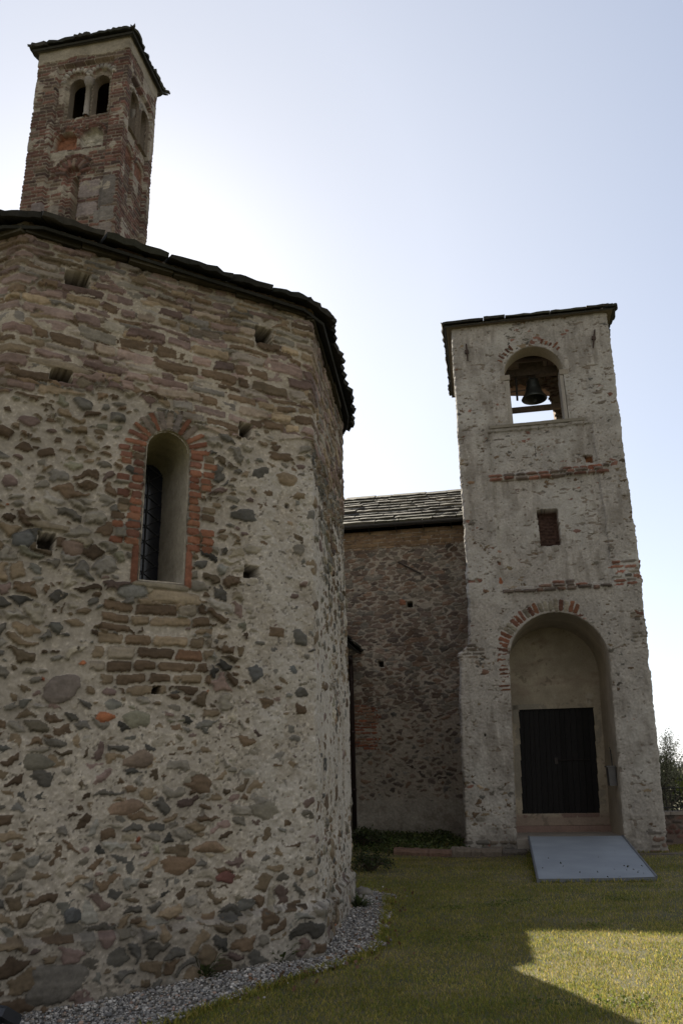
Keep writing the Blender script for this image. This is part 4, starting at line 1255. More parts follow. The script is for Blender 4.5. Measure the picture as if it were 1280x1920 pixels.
    def half(u0, u1):
        n = 8; vs = []
        for u in (u0, u1):
            for k in range(n + 1):
                q = math.pi + math.pi * k / n
                vs.append(n3(u, -.38 + .085 * math.cos(q), 8.06 + .085 * math.sin(q)))
            for k in range(n + 1):
                q = 2 * math.pi - math.pi * k / n
                vs.append(n3(u, -.38 + .075 * math.cos(q), 8.06 + .075 * math.sin(q)))
        m = 2 * (n + 1)
        g.add(vs, [(k, (k + 1) % m, m + (k + 1) % m, m + k) for k in range(m)])
    half(-4.6, .95)
    for u in np.arange(-4.4, 1.0, .75): g.tube([n3(u, -.30, 8.16), n3(u, -.47, 8.08), n3(u, -.44, 8.0), n3(u, -.38, 7.972), n3(u, -.3, 8.0), n3(u, -.02, 7.9)], .012, 6)
    g.obj('gutter', MG, nave, False)
    # link building with a lean-to slab roof, mostly hidden by the baptistery
    W = Wall(-6.45, -.02, -.2, 4.55, .03, 92)
    W.rubble(W.Z > .2, .27, .13, pal0, .035, .06, (.008, .03), .06)
    W.mc = A3((.28, .238, .19)) * (1 + .14 * W.f2 + .12 * W.f3)[..., None]
    W.build('side_chapel', M_STONE, nave, lambda U, Z, h: np.stack([NO[0] + FD[0] * (-3.05 + h) + FS[0] * U, NO[1] + FD[1] * (-3.05 + h) + FS[1] * U, Z], -1))
    lk = MB(); c = (.17, .135, .105)
    lk.quad(n3(-6.2, -6.45, -.2), n3(-3.05, -6.45, -.2), n3(-3.05, -6.45, 4.55), n3(-6.2, -6.45, 5.6), c)
    lk.obj('side_chapel_end', M_STONE, nave)
    l = MB()
    slab_plane(l, n3(-2.50, .0, 4.62), n3(-2.50, -6.4, 4.62)[[0, 1, 2]], n3(-4.8, .0, 5.9), n3(-4.8, -6.4, 5.9), .35, (.4, .8), .05, rng)
    l.obj('lean_to_roof', M_SLAB, nave)
    dpipe = MB()
    dpipe.tube([n3(-2.73, -.30, 4.52), n3(-2.74, -.22, 4.40), n3(-2.75, -.16, 4.25), n3(-2.75, -.16, .25)], .055, 12)
    for z in (1.2, 2.6, 3.9): dpipe.tube([n3(-2.75, -.16, z - .03), n3(-2.75, -.16, z + .03)], .066, 12)
    dpipe.obj('downpipe', plain_mat('brown_pipe', (.04, .026, .024), .45, .3), nave, True)
    s_ = MB()
    s_.tube([n3(-1.40, -.03, 7.05), n3(-.80, -.05, 6.68)], [.018, .024], 6, (.07, .05, .04))
    s_.obj('iron_tie', plain_mat('iron_tie_metal', (.05, .04, .035), .7, .4), nave)
build_nave()

# ================================================================== GROUND
def build_ground():
    xs = np.concatenate([np.linspace(-600, -20, 12), np.linspace(-12, 16, 170), np.linspace(24, 600, 12)])
    ys = np.concatenate([np.linspace(-300, -8, 8), np.linspace(-2, 30, 190), np.linspace(38, 900, 14)])
    X, Y = np.meshgrid(xs, ys)
    V = np.stack([X, Y, gz(X, Y) * (np.abs(X) < 20)], -1).reshape(-1, 3)
    ny, nx = X.shape; ii = np.arange(ny * nx).reshape(ny, nx)
    Fc = np.stack([ii[:-1, :-1], ii[:-1, 1:], ii[1:, 1:], ii[1:, :-1]], -1).reshape(-1, 4)
    m, nt, p = mat_new('lawn_soil')
    N, L = nt.nodes, nt.links
    tc = N.new('ShaderNodeTexCoord')
    def noise(sc, det=8):
        n = N.new('ShaderNodeTexNoise'); n.inputs['Scale'].default_value = sc; n.inputs['Detail'].default_value = det
        L.new(tc.outputs['Object'], n.inputs['Vector']); return n.outputs['Fac']
    cr = N.new('ShaderNodeValToRGB')
    cr.color_ramp.elements[0].position = .35; cr.color_ramp.elements[0].color = (.060, .062, .026, 1)
    cr.color_ramp.elements[1].position = .65; cr.color_ramp.elements[1].color = (.135, .115, .055, 1)
    L.new(noise(1.7), cr.inputs[0])
    cr2 = N.new('ShaderNodeValToRGB')
    cr2.color_ramp.elements[0].color = (.5, .5, .5, 1); cr2.color_ramp.elements[1].color = (1.4, 1.4, 1.4, 1)
    L.new(noise(45), cr2.inputs[0])
    mx = N.new('ShaderNodeMix'); mx.data_type = 'RGBA'; mx.blend_type = 'MULTIPLY'; mx.inputs[0].default_value = 1
    L.new(cr.outputs[0], mx.inputs[6]); L.new(cr2.outputs[0], mx.inputs[7]); L.new(mx.outputs[2], p.inputs['Base Color'])
    p.inputs['Roughness'].default_value = .95
    b = N.new('ShaderNodeBump'); b.inputs['Strength'].default_value = .6; b.inputs['Distance'].default_value = .02
    L.new(noise(30), b.inputs['Height']); L.new(b.outputs[0], p.inputs['Normal'])
    g = mesh_obj('ground', V, Fc, m, None, None, True)
    tag(g, kind='structure')
build_ground()

def inpoly(px, py, poly):
    c = np.zeros(px.shape, bool); n = len(poly)
    for i in range(n):
        x0, y0 = poly[i]; x1, y1 = poly[(i + 1) % n]
        c ^= ((y0 > py) != (y1 > py)) & (px < (x1 - x0) * (py - y0) / (y1 - y0 + 1e-12) + x0)
    return c
GRAVEL = [(-4.2, 5.0), (-2.4, 5.55), (-1.7, 6.0), (-1.24, 6.35), (-.88, 6.73), (-.44, 7.33), (.03, 7.95), (.22, 8.4), (.34, 9.2), (.41, 10.1), (.50, 11.2), (.52, 11.9), (.2, 12.4), (-.1, 12.2),
          (BB[0] - .15, BB[1]), (BA[0] - .1, BA[1] + .1), (BC[0], BC[1] + .2), (-4.6, 7.2)]
PADS = [[tuple((TO + FD * a + FS * b)) for a, b in ((-.1, -.02), (3.9, -.02), (3.9, 4), (-.1, 4))],
        [tuple(p) for p in OCT]]
# ramp corners (bottom left, bottom right, top right, top left)
RAMP = [np.array([2.77, 12.66, .03]), np.array([4.50, 12.60, .03]), np.array([*(TO + FD * 3.02 - FS * .06), NZ0 + .02]), np.array([*(TO + FD * 1.20 - FS * .06), NZ0 + .02])]

def wob(x, y): return .06 * np.sin(x * 7.1 + y * 3.3) + .05 * np.sin(y * 8.7 - x * 5.1) + .035 * np.sin(x * 17 + y * 13)

def build_gravel():
    rng = np.random.default_rng(31)
    V0 = []
    t = (1 + 5 ** .5) / 2
    ico = np.array([(-1, t, 0), (1, t, 0), (-1, -t, 0), (1, -t, 0), (0, -1, t), (0, 1, t), (0, -1, -t), (0, 1, -t), (t, 0, -1), (t, 0, 1), (-t, 0, -1), (-t, 0, 1)], float)
    ico /= np.linalg.norm(ico[0])
    icf = np.array([(0, 11, 5), (0, 5, 1), (0, 1, 7), (0, 7, 10), (0, 10, 11), (1, 5, 9), (5, 11, 4), (11, 10, 2), (10, 7, 6), (7, 1, 8), (3, 9, 4), (3, 4, 2), (3, 2, 6), (3, 6, 8), (3, 8, 9), (4, 9, 5), (2, 4, 11), (6, 2, 10), (8, 6, 7), (9, 8, 1)])
    n = 60000
    x = rng.uniform(-3.6, .75, n); y = rng.uniform(5.2, 12.6, n)
    w = wob(x, y)
    keep = inpoly(x + w, y + w * .6, GRAVEL)
    keep &= ~inpoly(x, y, [tuple(p) for p in oct_offset(OCT, .0)])
    x, y = x[keep], y[keep]
    stray = rng.random(len(x)) < .02
    x = x + stray * rng.normal(size=len(x)) * .15; y = y + stray * rng.normal(size=len(x)) * .15
    n = len(x)
    s = rng.uniform(.006, .014, n) * np.where(rng.random(n) < .08, 1.8, 1)
    sc = s[:, None] * rng.uniform(.65, 1.3, (n, 3)); sc[:, 2] *= .75
    a = rng.uniform(0, 6.3, n); ca, sa = np.cos(a), np.sin(a)
    P = ico[None] * sc[:, None, :] * rng.uniform(.85, 1.15, (n, 12, 1))
    Q = np.empty_like(P)
    Q[..., 0] = P[..., 0] * ca[:, None] - P[..., 1] * sa[:, None] + x[:, None]
    Q[..., 1] = P[..., 0] * sa[:, None] + P[..., 1] * ca[:, None] + y[:, None]
    Q[..., 2] = P[..., 2] + (gz(x, y) + .018 + rng.uniform(0, .014, n))[:, None]
    Fc = (icf[None] + (np.arange(n) * 12)[:, None, None]).reshape(-1, 3)
    pal = np.array([(.24, .24, .23), (.17, .17, .17), (.32, .32, .31), (.21, .19, .165), (.42, .41, .39), (.13, .135, .14), (.22, .16, .13)])
    c = pal[rng.choice(7, n, p=[.26, .25, .14, .13, .06, .12, .04])] * rng.uniform(.85, 1.6, (n, 1)) * np.array((1.04, 1.0, .97))
    o = mesh_obj('gravel', Q.reshape(-1, 3), Fc, M_PEBBLE, None, np.repeat(c, 12, 0), False)
    tag(o, 'grey gravel strip along the foot of the baptistery', 'gravel', kind='stuff')
    # bed below the pebbles
    gx, gy = np.meshgrid(np.arange(-4, .8, .05), np.arange(5.0, 12.6, .05))
    V = np.stack([gx, gy, gz(gx, gy) + .012], -1).reshape(-1, 3)
    ny, nx = gx.shape; ii = np.arange(ny * nx).reshape(ny, nx)
    q = np.stack([ii[:-1, :-1], ii[:-1, 1:], ii[1:, 1:], ii[1:, :-1]], -1).reshape(-1, 4)
    cx = V[q].mean(1)
    w = wob(cx[:, 0], cx[:, 1])
    q = q[inpoly(cx[:, 0] + w, cx[:, 1] + w * .6, GRAVEL)]
    used, inv = np.unique(q, return_inverse=True)
    b = mesh_obj('gravel_bed', V[used], inv.reshape(-1, 4), plain_mat('gravel_bed_stone', (.15, .138, .12), .95, 0, 60, .4), None, None, True)
    tag(b, kind='structure')
build_gravel()

def build_tufts():
    # longer unmown grass along walls, ramp and gravel
    rng = np.random.default_rng(43)
    segs = [(t3(-.1, -.05, 0)[:2], t3(1.1, -.05, 0)[:2], 160), (t3(3.1, -.05, 0)[:2], t3(3.95, -.05, 0)[:2], 150), (RAMP[0][:2] - np.array([.03, 0]), RAMP[3][:2] - np.array([.03, 0]), 500), (RAMP[1][:2] + np.array([.03, 0]), RAMP[2][:2] + np.array([.03, 0]), 500),
            (RAMP[0][:2] - np.array([0, .03]), RAMP[1][:2] - np.array([0, .03]), 420)]
    for p, q in zip(GRAVEL[:13], GRAVEL[1:14]): segs.append((np.array(p), np.array(q), int(650 * np.hypot(q[0] - p[0], q[1] - p[1]))))
    X, Y = [], []
    for p, q, n in segs:
        t = rng.random(n); t = t + .03 * np.sin(t * 60)
        X.append(p[0] + (q[0] - p[0]) * t + rng.normal(size=n) * .035); Y.append(p[1] + (q[1] - p[1]) * t + rng.normal(size=n) * .035)
    return np.concatenate(X), np.concatenate(Y)
def build_grass():
    rng = np.random.default_rng(41)
    X, Y, S = [], [], []
    for (y0, y1, dens, h) in ((5.2, 7.0, 6500, 1.0), (7.0, 9.5, 4500, 1.05), (9.5, 13, 2600, 1.15), (13, 18.6, 1500, 1.3)):
        xa, xb = -2.9, .52 * y1 + 2.6
        n = int((y1 - y0) * (xb - xa) * dens)
        x = rng.uniform(xa, xb, n); y = rng.uniform(y0, y1, n)
        k = ((x < .50 * y + .15) | (rng.random(n) < .6)) & (x < .50 * y + 2.4) & (x > -.47 * y)
        X.append(x[k]); Y.append(y[k]); S.append(np.full(k.sum(), h))
    x, y, s = map(np.concatenate, (X, Y, S))
    w = wob(x, y)
    k = ~inpoly(x + w + .03, y + w * .6, GRAVEL)
    for P in PADS: k &= ~inpoly(x, y, P)
    k &= ~inpoly(x, y, [(p[0], p[1]) for p in RAMP])
    k &= ~((y > 20.3))
    # worn soil near the tower foot and thin patches
    lo = ((x - TO[0]) * FS[0] + (y - TO[1]) * FS[1])
    worn = np.exp(-((lo + .4) / .5) ** 2) * ((x > 1.8)) * .9
    gn = fbm((300, 300), 26, 5, .6, 1.4, rng); g2 = fbm((300, 300), 5, 3, .6, 1.3, rng)
    ix = np.clip(((x + 4) / 16 * 299).astype(int), 0, 299); iy = np.clip(((y - 4) / 16 * 299).astype(int), 0, 299)
    pat = np.clip(gn[iy, ix] * 1.3 + .5 * g2[iy, ix], -1, 1)
    thin = .62 * np.clip(pat, 0, 1)
    k &= rng.random(len(x)) > np.maximum(worn, thin)
    x, y, s, pat = x[k], y[k], s[k], pat[k]
    tx, ty = build_tufts()
    x = np.concatenate([x, tx]); y = np.concatenate([y, ty]); s = np.concatenate([s, rng.uniform(1.2, 2.3, len(tx))]); pat = np.concatenate([pat, np.full(len(tx), -.3)])
    n = len(x)
    h = rng.uniform(.012, .036, n) * s * (1 - .25 * pat)
    wd = rng.uniform(.0016, .0034, n) * s
    a = rng.uniform(0, 6.3, n); le = rng.uniform(.1, 1.0, n) * h * 1.1
    b = rng.uniform(0, 6.3, n)
    z0 = gz(x, y) - .004
    dx, dy = np.cos(a) * wd, np.sin(a) * wd
    lx, ly = np.cos(b) * le, np.sin(b) * le
    V = np.empty((n, 5, 3))
    V[:, 0] = np.stack([x - dx, y - dy, z0], -1); V[:, 1] = np.stack([x + dx, y + dy, z0], -1)
    V[:, 2] = np.stack([x + lx * .4 + dx * .8, y + ly * .4 + dy * .8, z0 + h * .6], -1); V[:, 3] = np.stack([x + lx * .4 - dx * .8, y + ly * .4 - dy * .8, z0 + h * .6], -1)
    V[:, 4] = np.stack([x + lx, y + ly, z0 + h * .95], -1)
    i0 = (np.arange(n) * 5)[:, None]
    Fc = np.concatenate([i0 + np.array([0, 1, 2]), i0 + np.array([0, 2, 3]), i0 + np.array([3, 2, 4])])
    green = np.array((.18, .205, .052)); straw = np.array((.43, .345, .125)); yell = np.array((.32, .285, .066))
    t = rng.random((n, 1)); dry = np.clip(.30 + .45 * pat, .03, .85)[:, None]
    c = np.where(t < dry * .7, straw, np.where(t < dry * .7 + .4, yell, green)) * rng.uniform(.65, 1.35, (n, 1))
    o = mesh_obj('lawn_grass', V.reshape(-1, 3), Fc, M_GRASS, None, np.repeat(c, 5, 0), False)
    tag(o, 'short mown dry green grass covering the yard', 'grass', kind='stuff')
build_grass()

def build_soil():
    # trodden bare earth along the tower foot
    a, b = np.meshgrid(np.arange(-.5, 5.0, .06), np.arange(-1.0, .06, .06))
    P = TO[None, None] + FD[None, None] * a[..., None] + FS[None, None] * b[..., None]
    z = gz(P[..., 0], P[..., 1]) + .007
    V = np.concatenate([P, z[..., None]], -1).reshape(-1, 3)
    ny, nx = a.shape; ii = np.arange(ny * nx).reshape(ny, nx)
    q = np.stack([ii[:-1, :-1], ii[:-1, 1:], ii[1:, 1:], ii[1:, :-1]], -1).reshape(-1, 4)
    n = fbm(a.shape, 9, 3)
    m = (b + .62 + .35 * n > 0).reshape(-1)
    q = q[m[q].all(1)]
    used, inv = np.unique(q, return_inverse=True)
    tag(mesh_obj('bare_soil', V[used], inv.reshape(-1, 4), plain_mat('bare_soil_earth', (.10, .078, .055), .95, 0, 25, .35, .5, .01), None, None, True), kind='structure')
build_soil()

# ================================================================== LEAFY THINGS
def leaves(name, pts, size, pal, rng, parent=None, mat=None, elong=2.0, droop=.0):
    pts = np.asarray(pts); n = len(pts)
    a = rng.normal(size=(n, 3)); a[:, 2] -= droop; a /= np.linalg.norm(a, axis=1)[:, None]
    b = rng.normal(size=(n, 3)); b -= a * (a * b).sum(1)[:, None]; b /= np.linalg.norm(b, axis=1)[:, None]
    s = rng.uniform(.6, 1.3, (n, 1)) * size
    nn = np.cross(a, b)
    V = np.stack([pts - a * s * .5, pts + b * s * .5 / elong + nn * s * .06, pts + a * s * .5 , pts - b * s * .5 / elong + nn * s * .06], 1)
    Fc = (np.arange(n) * 4)[:, None] + np.array([0, 1, 2, 3])
    pal = np.array(pal)
    c = pal[rng.integers(len(pal), size=n)] * rng.uniform(.6, 1.4, (n, 1))
    return mesh_obj(name, V.reshape(-1, 3), Fc, mat or M_LEAF, parent, np.repeat(c, 4, 0), False)

def make_tree(x, y, h, rad, label, rng, size=.09, n=5000, pal=((.19, .20, .12), (.23, .24, .15), (.14, .155, .085), (.30, .30, .21))):
    z = float(gz(x, y))
    t = empty('leafy_tree', (x, y, z), label, 'tree', 'trees behind the boundary wall')
    tr = MB(); tips = []
    tr.tube([(x, y, z - .05), (x + .05, y, z + h * .2), (x + .02, y + .05, z + h * .45)], [.10, .075, .05], 8, (.10, .085, .07))
    for k in range(16):
        q = rng.uniform(0, 6.3); el = rng.uniform(.35, 1.35); L = h * rng.uniform(.3, .62)
        o = np.array([x + .03, y, z + h * rng.uniform(.12, .42)])
        e = o + np.array([math.cos(q) * math.cos(el) * L * rad / h * 2.0, math.sin(q) * math.cos(el) * L * rad / h * 2.0, math.sin(el) * L])
        m = (o + e) / 2 + rng.normal(size=3) * .06
        tr.tube([o, m, e], [.035, .022, .007], 6, (.10, .085, .07))
        for j in range(4):
            f = o + (e - o) * rng.uniform(.5, 1.0); g = f + rng.normal(size=3) * np.array([.22, .22, .3]) * rad + np.array([0, 0, .25])
            tr.tube([f, g], [.009, .003], 4, (.10, .085, .07)); tips.append((f, g))
        tips.append((m, e)); tips.append((o, m))
    tr.obj('trunk', M_WOOD, t)
    P = []
    for _ in range(n):
        f, g = tips[rng.integers(len(tips))]
        P.append(f + (g - f) * rng.random() ** .7 * 1.1 + rng.normal(size=3) * .10)
    P = np.array(P); P = P[P[:, 2] > z + .12]
    leaves('crown', P, size, pal, rng, t, elong=2.6)
    return t

def build_background():
    rng = np.random.default_rng(57)
    # low boundary wall right of the tower with coping, railing on top
    wo = np.array([6.2, 18.2]); wd = np.array([math.cos(R(2)), math.sin(R(2))]); wn_ = np.array([-wd[1], wd[0]])
    bw = empty('boundary_wall', (wo[0] + 3, wo[1], 0), 'low dark red stone wall with pale coping beside the tower foot', 'wall')
    W = Wall(.08, 6.5, -.1, .60, .02, 611)
    W.rubble(W.Z > -1, .2, .1, [(.11, .055, .045), (.09, .05, .042), (.13, .075, .06), (.10, .08, .07)], .025, .05, (.01, .03))
    W.mc = A3((.12, .09, .075)) * (1 + .2 * W.f2)[..., None]
    W.build('wall', M_STONE, bw, lambda U, Z, h: np.stack([wo[0] + wd[0] * U + wn_[0] * -h, wo[1] + wd[1] * U - wn_[1] * h, Z], -1))
    def w3(u, b, z): return np.array([wo[0] + wd[0] * u + wn_[0] * b, wo[1] + wd[1] * u + wn_[1] * b, z])
    def wv(a, b=0, z=0): return np.array([wd[0] * a + wn_[0] * b, wd[1] * a + wn_[1] * b, z])
    mb = MB()
    mb.box(w3(.08, .04, -.1), wv(6.42), wv(0, .3), (0, 0, .7), (.12, .08, .07)); mb.obj('wall_core', M_STONE, bw)
    cp = MB(); x = .08
    while x < 6.5:
        w = rng.uniform(.5, .8); cp.box(w3(x, -.05, .595), wv(w - .01), wv(0, .44), (0, 0, .07), tuple(np.array((.22, .19, .165)) * rng.uniform(.8, 1.15))); x += w
    cp.obj('coping', M_SLAB, bw)
    rl = empty('iron_railing', (wo[0] + 3, wo[1], .66), 'thin dark iron bar railing standing on the low boundary wall', 'railing')
    b = MB()
    for u in np.arange(.15, 6.4, .11): b.tube([w3(u, .16, .66), w3(u, .16, 1.18)], .008, 6)
    b.obj('bars', plain_mat('railing_iron', (.03, .03, .03), .5, .6), rl)
    for z in (.74, 1.14):
        q = MB(); q.tube([w3(.1, .16, z), w3(6.4, .16, z)], .012, 6); q.obj('rail', plain_mat('railing_iron', (.03, .03, .03), .5, .6), rl)
    make_tree(7.62, 20.2, 2.75, .8, 'small silvery leaved tree nearest the tower edge behind the railing', rng, .055, 9500)
    make_tree(9.35, 20.6, 3.5, 1.0, 'taller pale leaved tree at the right edge of the picture behind the railing', rng, .06, 13000)
    # dark hedge of shrubs further back
    P = []
    for k in range(26000):
        u = rng.uniform(6.5, 16); P.append((u, 23 + rng.normal() * .5, 1.45 * rng.random() ** .6 * (1 + .15 * math.sin(u * 3) + .1 * math.sin(u * 7.3))))
    h = leaves('hedge', P, .11, [(.045, .06, .025), (.06, .075, .035), (.035, .05, .022)], rng)
    tag(h, 'dark green hedge growing low behind the iron railing', 'hedge')
    P = rng.normal(size=(420, 3)) * np.array([.14, .14, .10]) + np.array([7.72, 18.75, 1.12])
    sp = leaves('bright_shrub', P, .07, [(.16, .20, .04), (.20, .23, .05)], rng)
    tag(sp, 'small bright yellow green shrub over the railing at the right edge', 'shrub')
build_background()

def build_small_things():
    rng = np.random.default_rng(71)
    # steel access ramp
    bl, br, tr, tl = RAMP
    ramp = empty('access_ramp', tuple((bl + br) / 2), 'blue grey ribbed steel ramp leading up to the porch of the plastered tower', 'ramp')
    nu, nv = 90, 300
    S, T = np.meshgrid(np.linspace(0, 1, nu), np.linspace(0, 1, nv))
    P = ((bl[None, None] * (1 - S[..., None]) + br[None, None] * S[..., None]) * (1 - T[..., None]) + (tl[None, None] * (1 - S[..., None]) + tr[None, None] * S[..., None]) * T[..., None])
    P[..., 2] += .004 * (np.sin(T * 150 * 2 * math.pi / 1.0) > 0) * 1.0 - .006 * np.sin(S * math.pi) + .035
    ii = np.arange(nu * nv).reshape(nv, nu)
    Fc = np.stack([ii[:-1, :-1], ii[:-1, 1:], ii[1:, 1:], ii[1:, :-1]], -1).reshape(-1, 4)
    m, nt, p = mat_new('galvanised_ramp')
    N, L = nt.nodes, nt.links
    tc = N.new('ShaderNodeTexCoord')
    n1 = N.new('ShaderNodeTexNoise'); n1.inputs['Scale'].default_value = 1.5; n1.inputs['Detail'].default_value = 8
    n2 = N.new('ShaderNodeTexNoise'); n2.inputs['Scale'].default_value = 16; n2.inputs['Detail'].default_value = 4
    L.new(tc.outputs['Object'], n1.inputs['Vector']); L.new(tc.outputs['Object'], n2.inputs['Vector'])
    cr = N.new('ShaderNodeValToRGB'); cr.color_ramp.elements[0].position = .3; cr.color_ramp.elements[1].position = .7
    cr.color_ramp.elements[0].color = (.22, .25, .285, 1); cr.color_ramp.elements[1].color = (.295, .33, .37, 1)
    L.new(n1.outputs['Fac'], cr.inputs[0])
    c2 = N.new('ShaderNodeValToRGB'); c2.color_ramp.elements[0].position = .70; c2.color_ramp.elements[1].position = .80
    c2.color_ramp.elements[0].color = (0, 0, 0, 1); c2.color_ramp.elements[1].color = (1, 1, 1, 1)
    L.new(n2.outputs['Fac'], c2.inputs[0])
    mx = N.new('ShaderNodeMix'); mx.data_type = 'RGBA'; mx.inputs[7].default_value = (.09, .085, .06, 1)
    L.new(c2.outputs[0], mx.inputs[0]); L.new(cr.outputs[0], mx.inputs[6]); L.new(mx.outputs[2], p.inputs['Base Color'])
    p.inputs['Roughness'].default_value = .55; p.inputs['Metallic'].default_value = .15
    mesh_obj('deck', P.reshape(-1, 3), Fc, m, ramp, None, False)
    fr = MB(); z = np.array([0, 0, .035])
    def bar(a, b, w=.03, h=.075):
        d = (b - a); d2 = np.array([d[1], -d[0], 0]); d2 /= np.linalg.norm(d2)
        fr.box(a - d2 * w / 2 - np.array([0, 0, h - .05]), d, d2 * w, (0, 0, h), (.12, .13, .14))
    bar(bl, tl); bar(br, tr)
    fr.obj('side_rail', plain_mat('ramp_frame_steel', (.13, .14, .155), .5, .4), ramp)
    fb = MB()
    fb.box(bl + np.array([0, 0, -.03]), br - bl, (0, .02, 0), (0, 0, .06), (.2, .2, .2)); fb.obj('front_lip', plain_mat('ramp_frame_steel', (.13, .14, .155), .5, .4), ramp)
    # bits of mown grass lying on the ramp
    P = []
    for _ in range(20):
        s, t = rng.random(), rng.random() ** 1.6 * .6
        if rng.random() < .4: s, t = .85 + rng.normal() * .06, .15 + rng.normal() * .05
        q = (bl * (1 - s) + br * s) * (1 - t) + (tl * (1 - s) + tr * s) * t; P.append(q + np.array([0, 0, .045]))
    lv = leaves('grass_clippings', np.array(P), .045, [(.05, .055, .025), (.07, .05, .03)], rng)
    tag(lv, 'bits of dry grass scattered on the steel ramp', 'clippings', kind='stuff')
    # letterbox on the right jamb of the porch
    lb = empty('letterbox', tuple(t3(3.13, .5, 1.2)), 'small grey metal box hung on the right jamb inside the tower porch', 'box')
    b = MB()
    x0 = 3.085
    b.box(t3(x0 - .14, .30, 1.24), FDv(.14), FSv(.32), (0, 0, .38), (.1, .1, .1)); MBX = plain_mat('grey_box_metal', (.095, .09, .09), .5, .3)
    b.obj('box_body', MBX, lb)
    b = MB(); b.box(t3(x0 - .165, .28, 1.605), FDv(.18), FSv(.36), (0, 0, .03)); b.obj('box_lid', MBX, lb)
    b = MB(); b.tube([t3(x0 - .02, .5, 1.63), t3(x0 - .02, .5, 1.95), t3(x0 - .02, .62, 2.0)], .012, 6); b.obj('cable', plain_mat('cable_black', (.03, .03, .03), .6), lb)
    # kerb stones at the tower foot and the edge of the planting bed
    ks = [((.92, 17.18), (2.05, 16.92), .13, (.15, .095, .07), 'long reddish kerb stone edging the planting bed, farthest from the tower'),
          ((2.06, 17.06), (3.03, 16.80), .16, (.15, .125, .10), 'brown kerb stone lying against the left foot of the plastered tower'),
          ((3.05, 16.86), (3.52, 16.78), .12, (.12, .105, .09), 'short dark kerb stone between the tower foot and the ramp')]
    for (a, b_, h, c, lab) in ks:
        a = np.array(a); b_ = np.array(b_); d = b_ - a; L_ = np.hypot(*d); d /= L_; nn = np.array([-d[1], d[0]])
        W_ = 24
        V, Fc = [], []
        for k in range(W_ + 1):
            t = k / W_; p = a + d * L_ * t
            sec = [(-.11, -.05), (-.12, h * .6), (-.09, h * .95), (0, h), (.09, h * .97), (.12, h * .6), (.12, -.05)]
            for (o, z) in sec:
                j = rng.normal(size=3) * .006
                q = p + nn * o
                V.append((q[0] + j[0], q[1] + j[1], float(gz(q[0], q[1])) + z + j[2] - .02))
        m_ = 7
        for k in range(W_):
            for i in range(m_ - 1): Fc.append((k * m_ + i, (k + 1) * m_ + i, (k + 1) * m_ + i + 1, k * m_ + i + 1))
        Fc.append(tuple(range(m_))); Fc.append(tuple(W_ * m_ + i for i in range(m_))[::-1])
        o = mesh_obj('kerb_stone', V, Fc, M_SLAB, None, np.array([c] * len(V)), False)
        tag(o, lab, 'kerb stone', 'kerb stones at the tower foot')
    # planting bed: ivy-like ground cover against the nave wall, and the bush by the downpipe
    P = []
    for _ in range(6500):
        x, y = rng.uniform(.1, 2.75), rng.uniform(17.2, 20.3)
        P.append((x, y, float(gz(x, y)) + rng.random() ** 1.5 * (.12 + .05 * math.sin(x * 5 + y * 3))))
    o = leaves('ground_cover', P, .06, [(.06, .09, .022), (.075, .105, .03), (.045, .06, .02), (.13, .15, .05)], rng, elong=1.5)
    tag(o, 'low leafy ground cover in the bed below the nave wall', 'ground cover', kind='stuff')
    def bush(cx, cy, rx, ry, rz, n, size, label, cat, name, pal):
        z = float(gz(cx, cy))
        b = empty(name, (cx, cy, z), label, cat)
        s = MB(); P = []
        for k in range(34):
            q = rng.uniform(0, 6.3); el = rng.uniform(.1, 1.45)
            e = np.array([cx + math.cos(q) * math.cos(el) * rx, cy + math.sin(q) * math.cos(el) * ry, z + .06 + math.sin(el) * rz])
            m_ = (np.array([cx, cy, z]) * .5 + e * .5) + np.array([0, 0, .08])
            s.tube([(cx, cy, z - .03), m_, e], [.012, .008, .003], 5, (.07, .055, .04))
            for j in range(n // 34):
                t = rng.random() ** .5
                P.append((m_ + (e - m_) * t if rng.random() < .75 else np.array([cx, cy, z]) + (m_ - np.array([cx, cy, z])) * rng.random()) + rng.normal(size=3) * .05)
        s.obj('stems', M_WOOD, b)
        P = np.array(P); P = P[P[:, 2] > z]
        leaves('foliage', P, size, pal, rng, b, elong=1.6)
    bush(.36, 14.6, .42, .4, .17, 800, .05, 'straggly low dark green bush nearest the far corner of the baptistery', 'bush', 'leafy_bush', [(.04, .055, .02), (.06, .08, .028), (.03, .04, .016)])
    bush(.30, 18.0, .5, .6, .24, 1200, .06, 'leafy green bush at the foot of the downpipe', 'bush', 'leafy_bush', [(.045, .065, .022), (.07, .09, .03), (.03, .042, .016)])
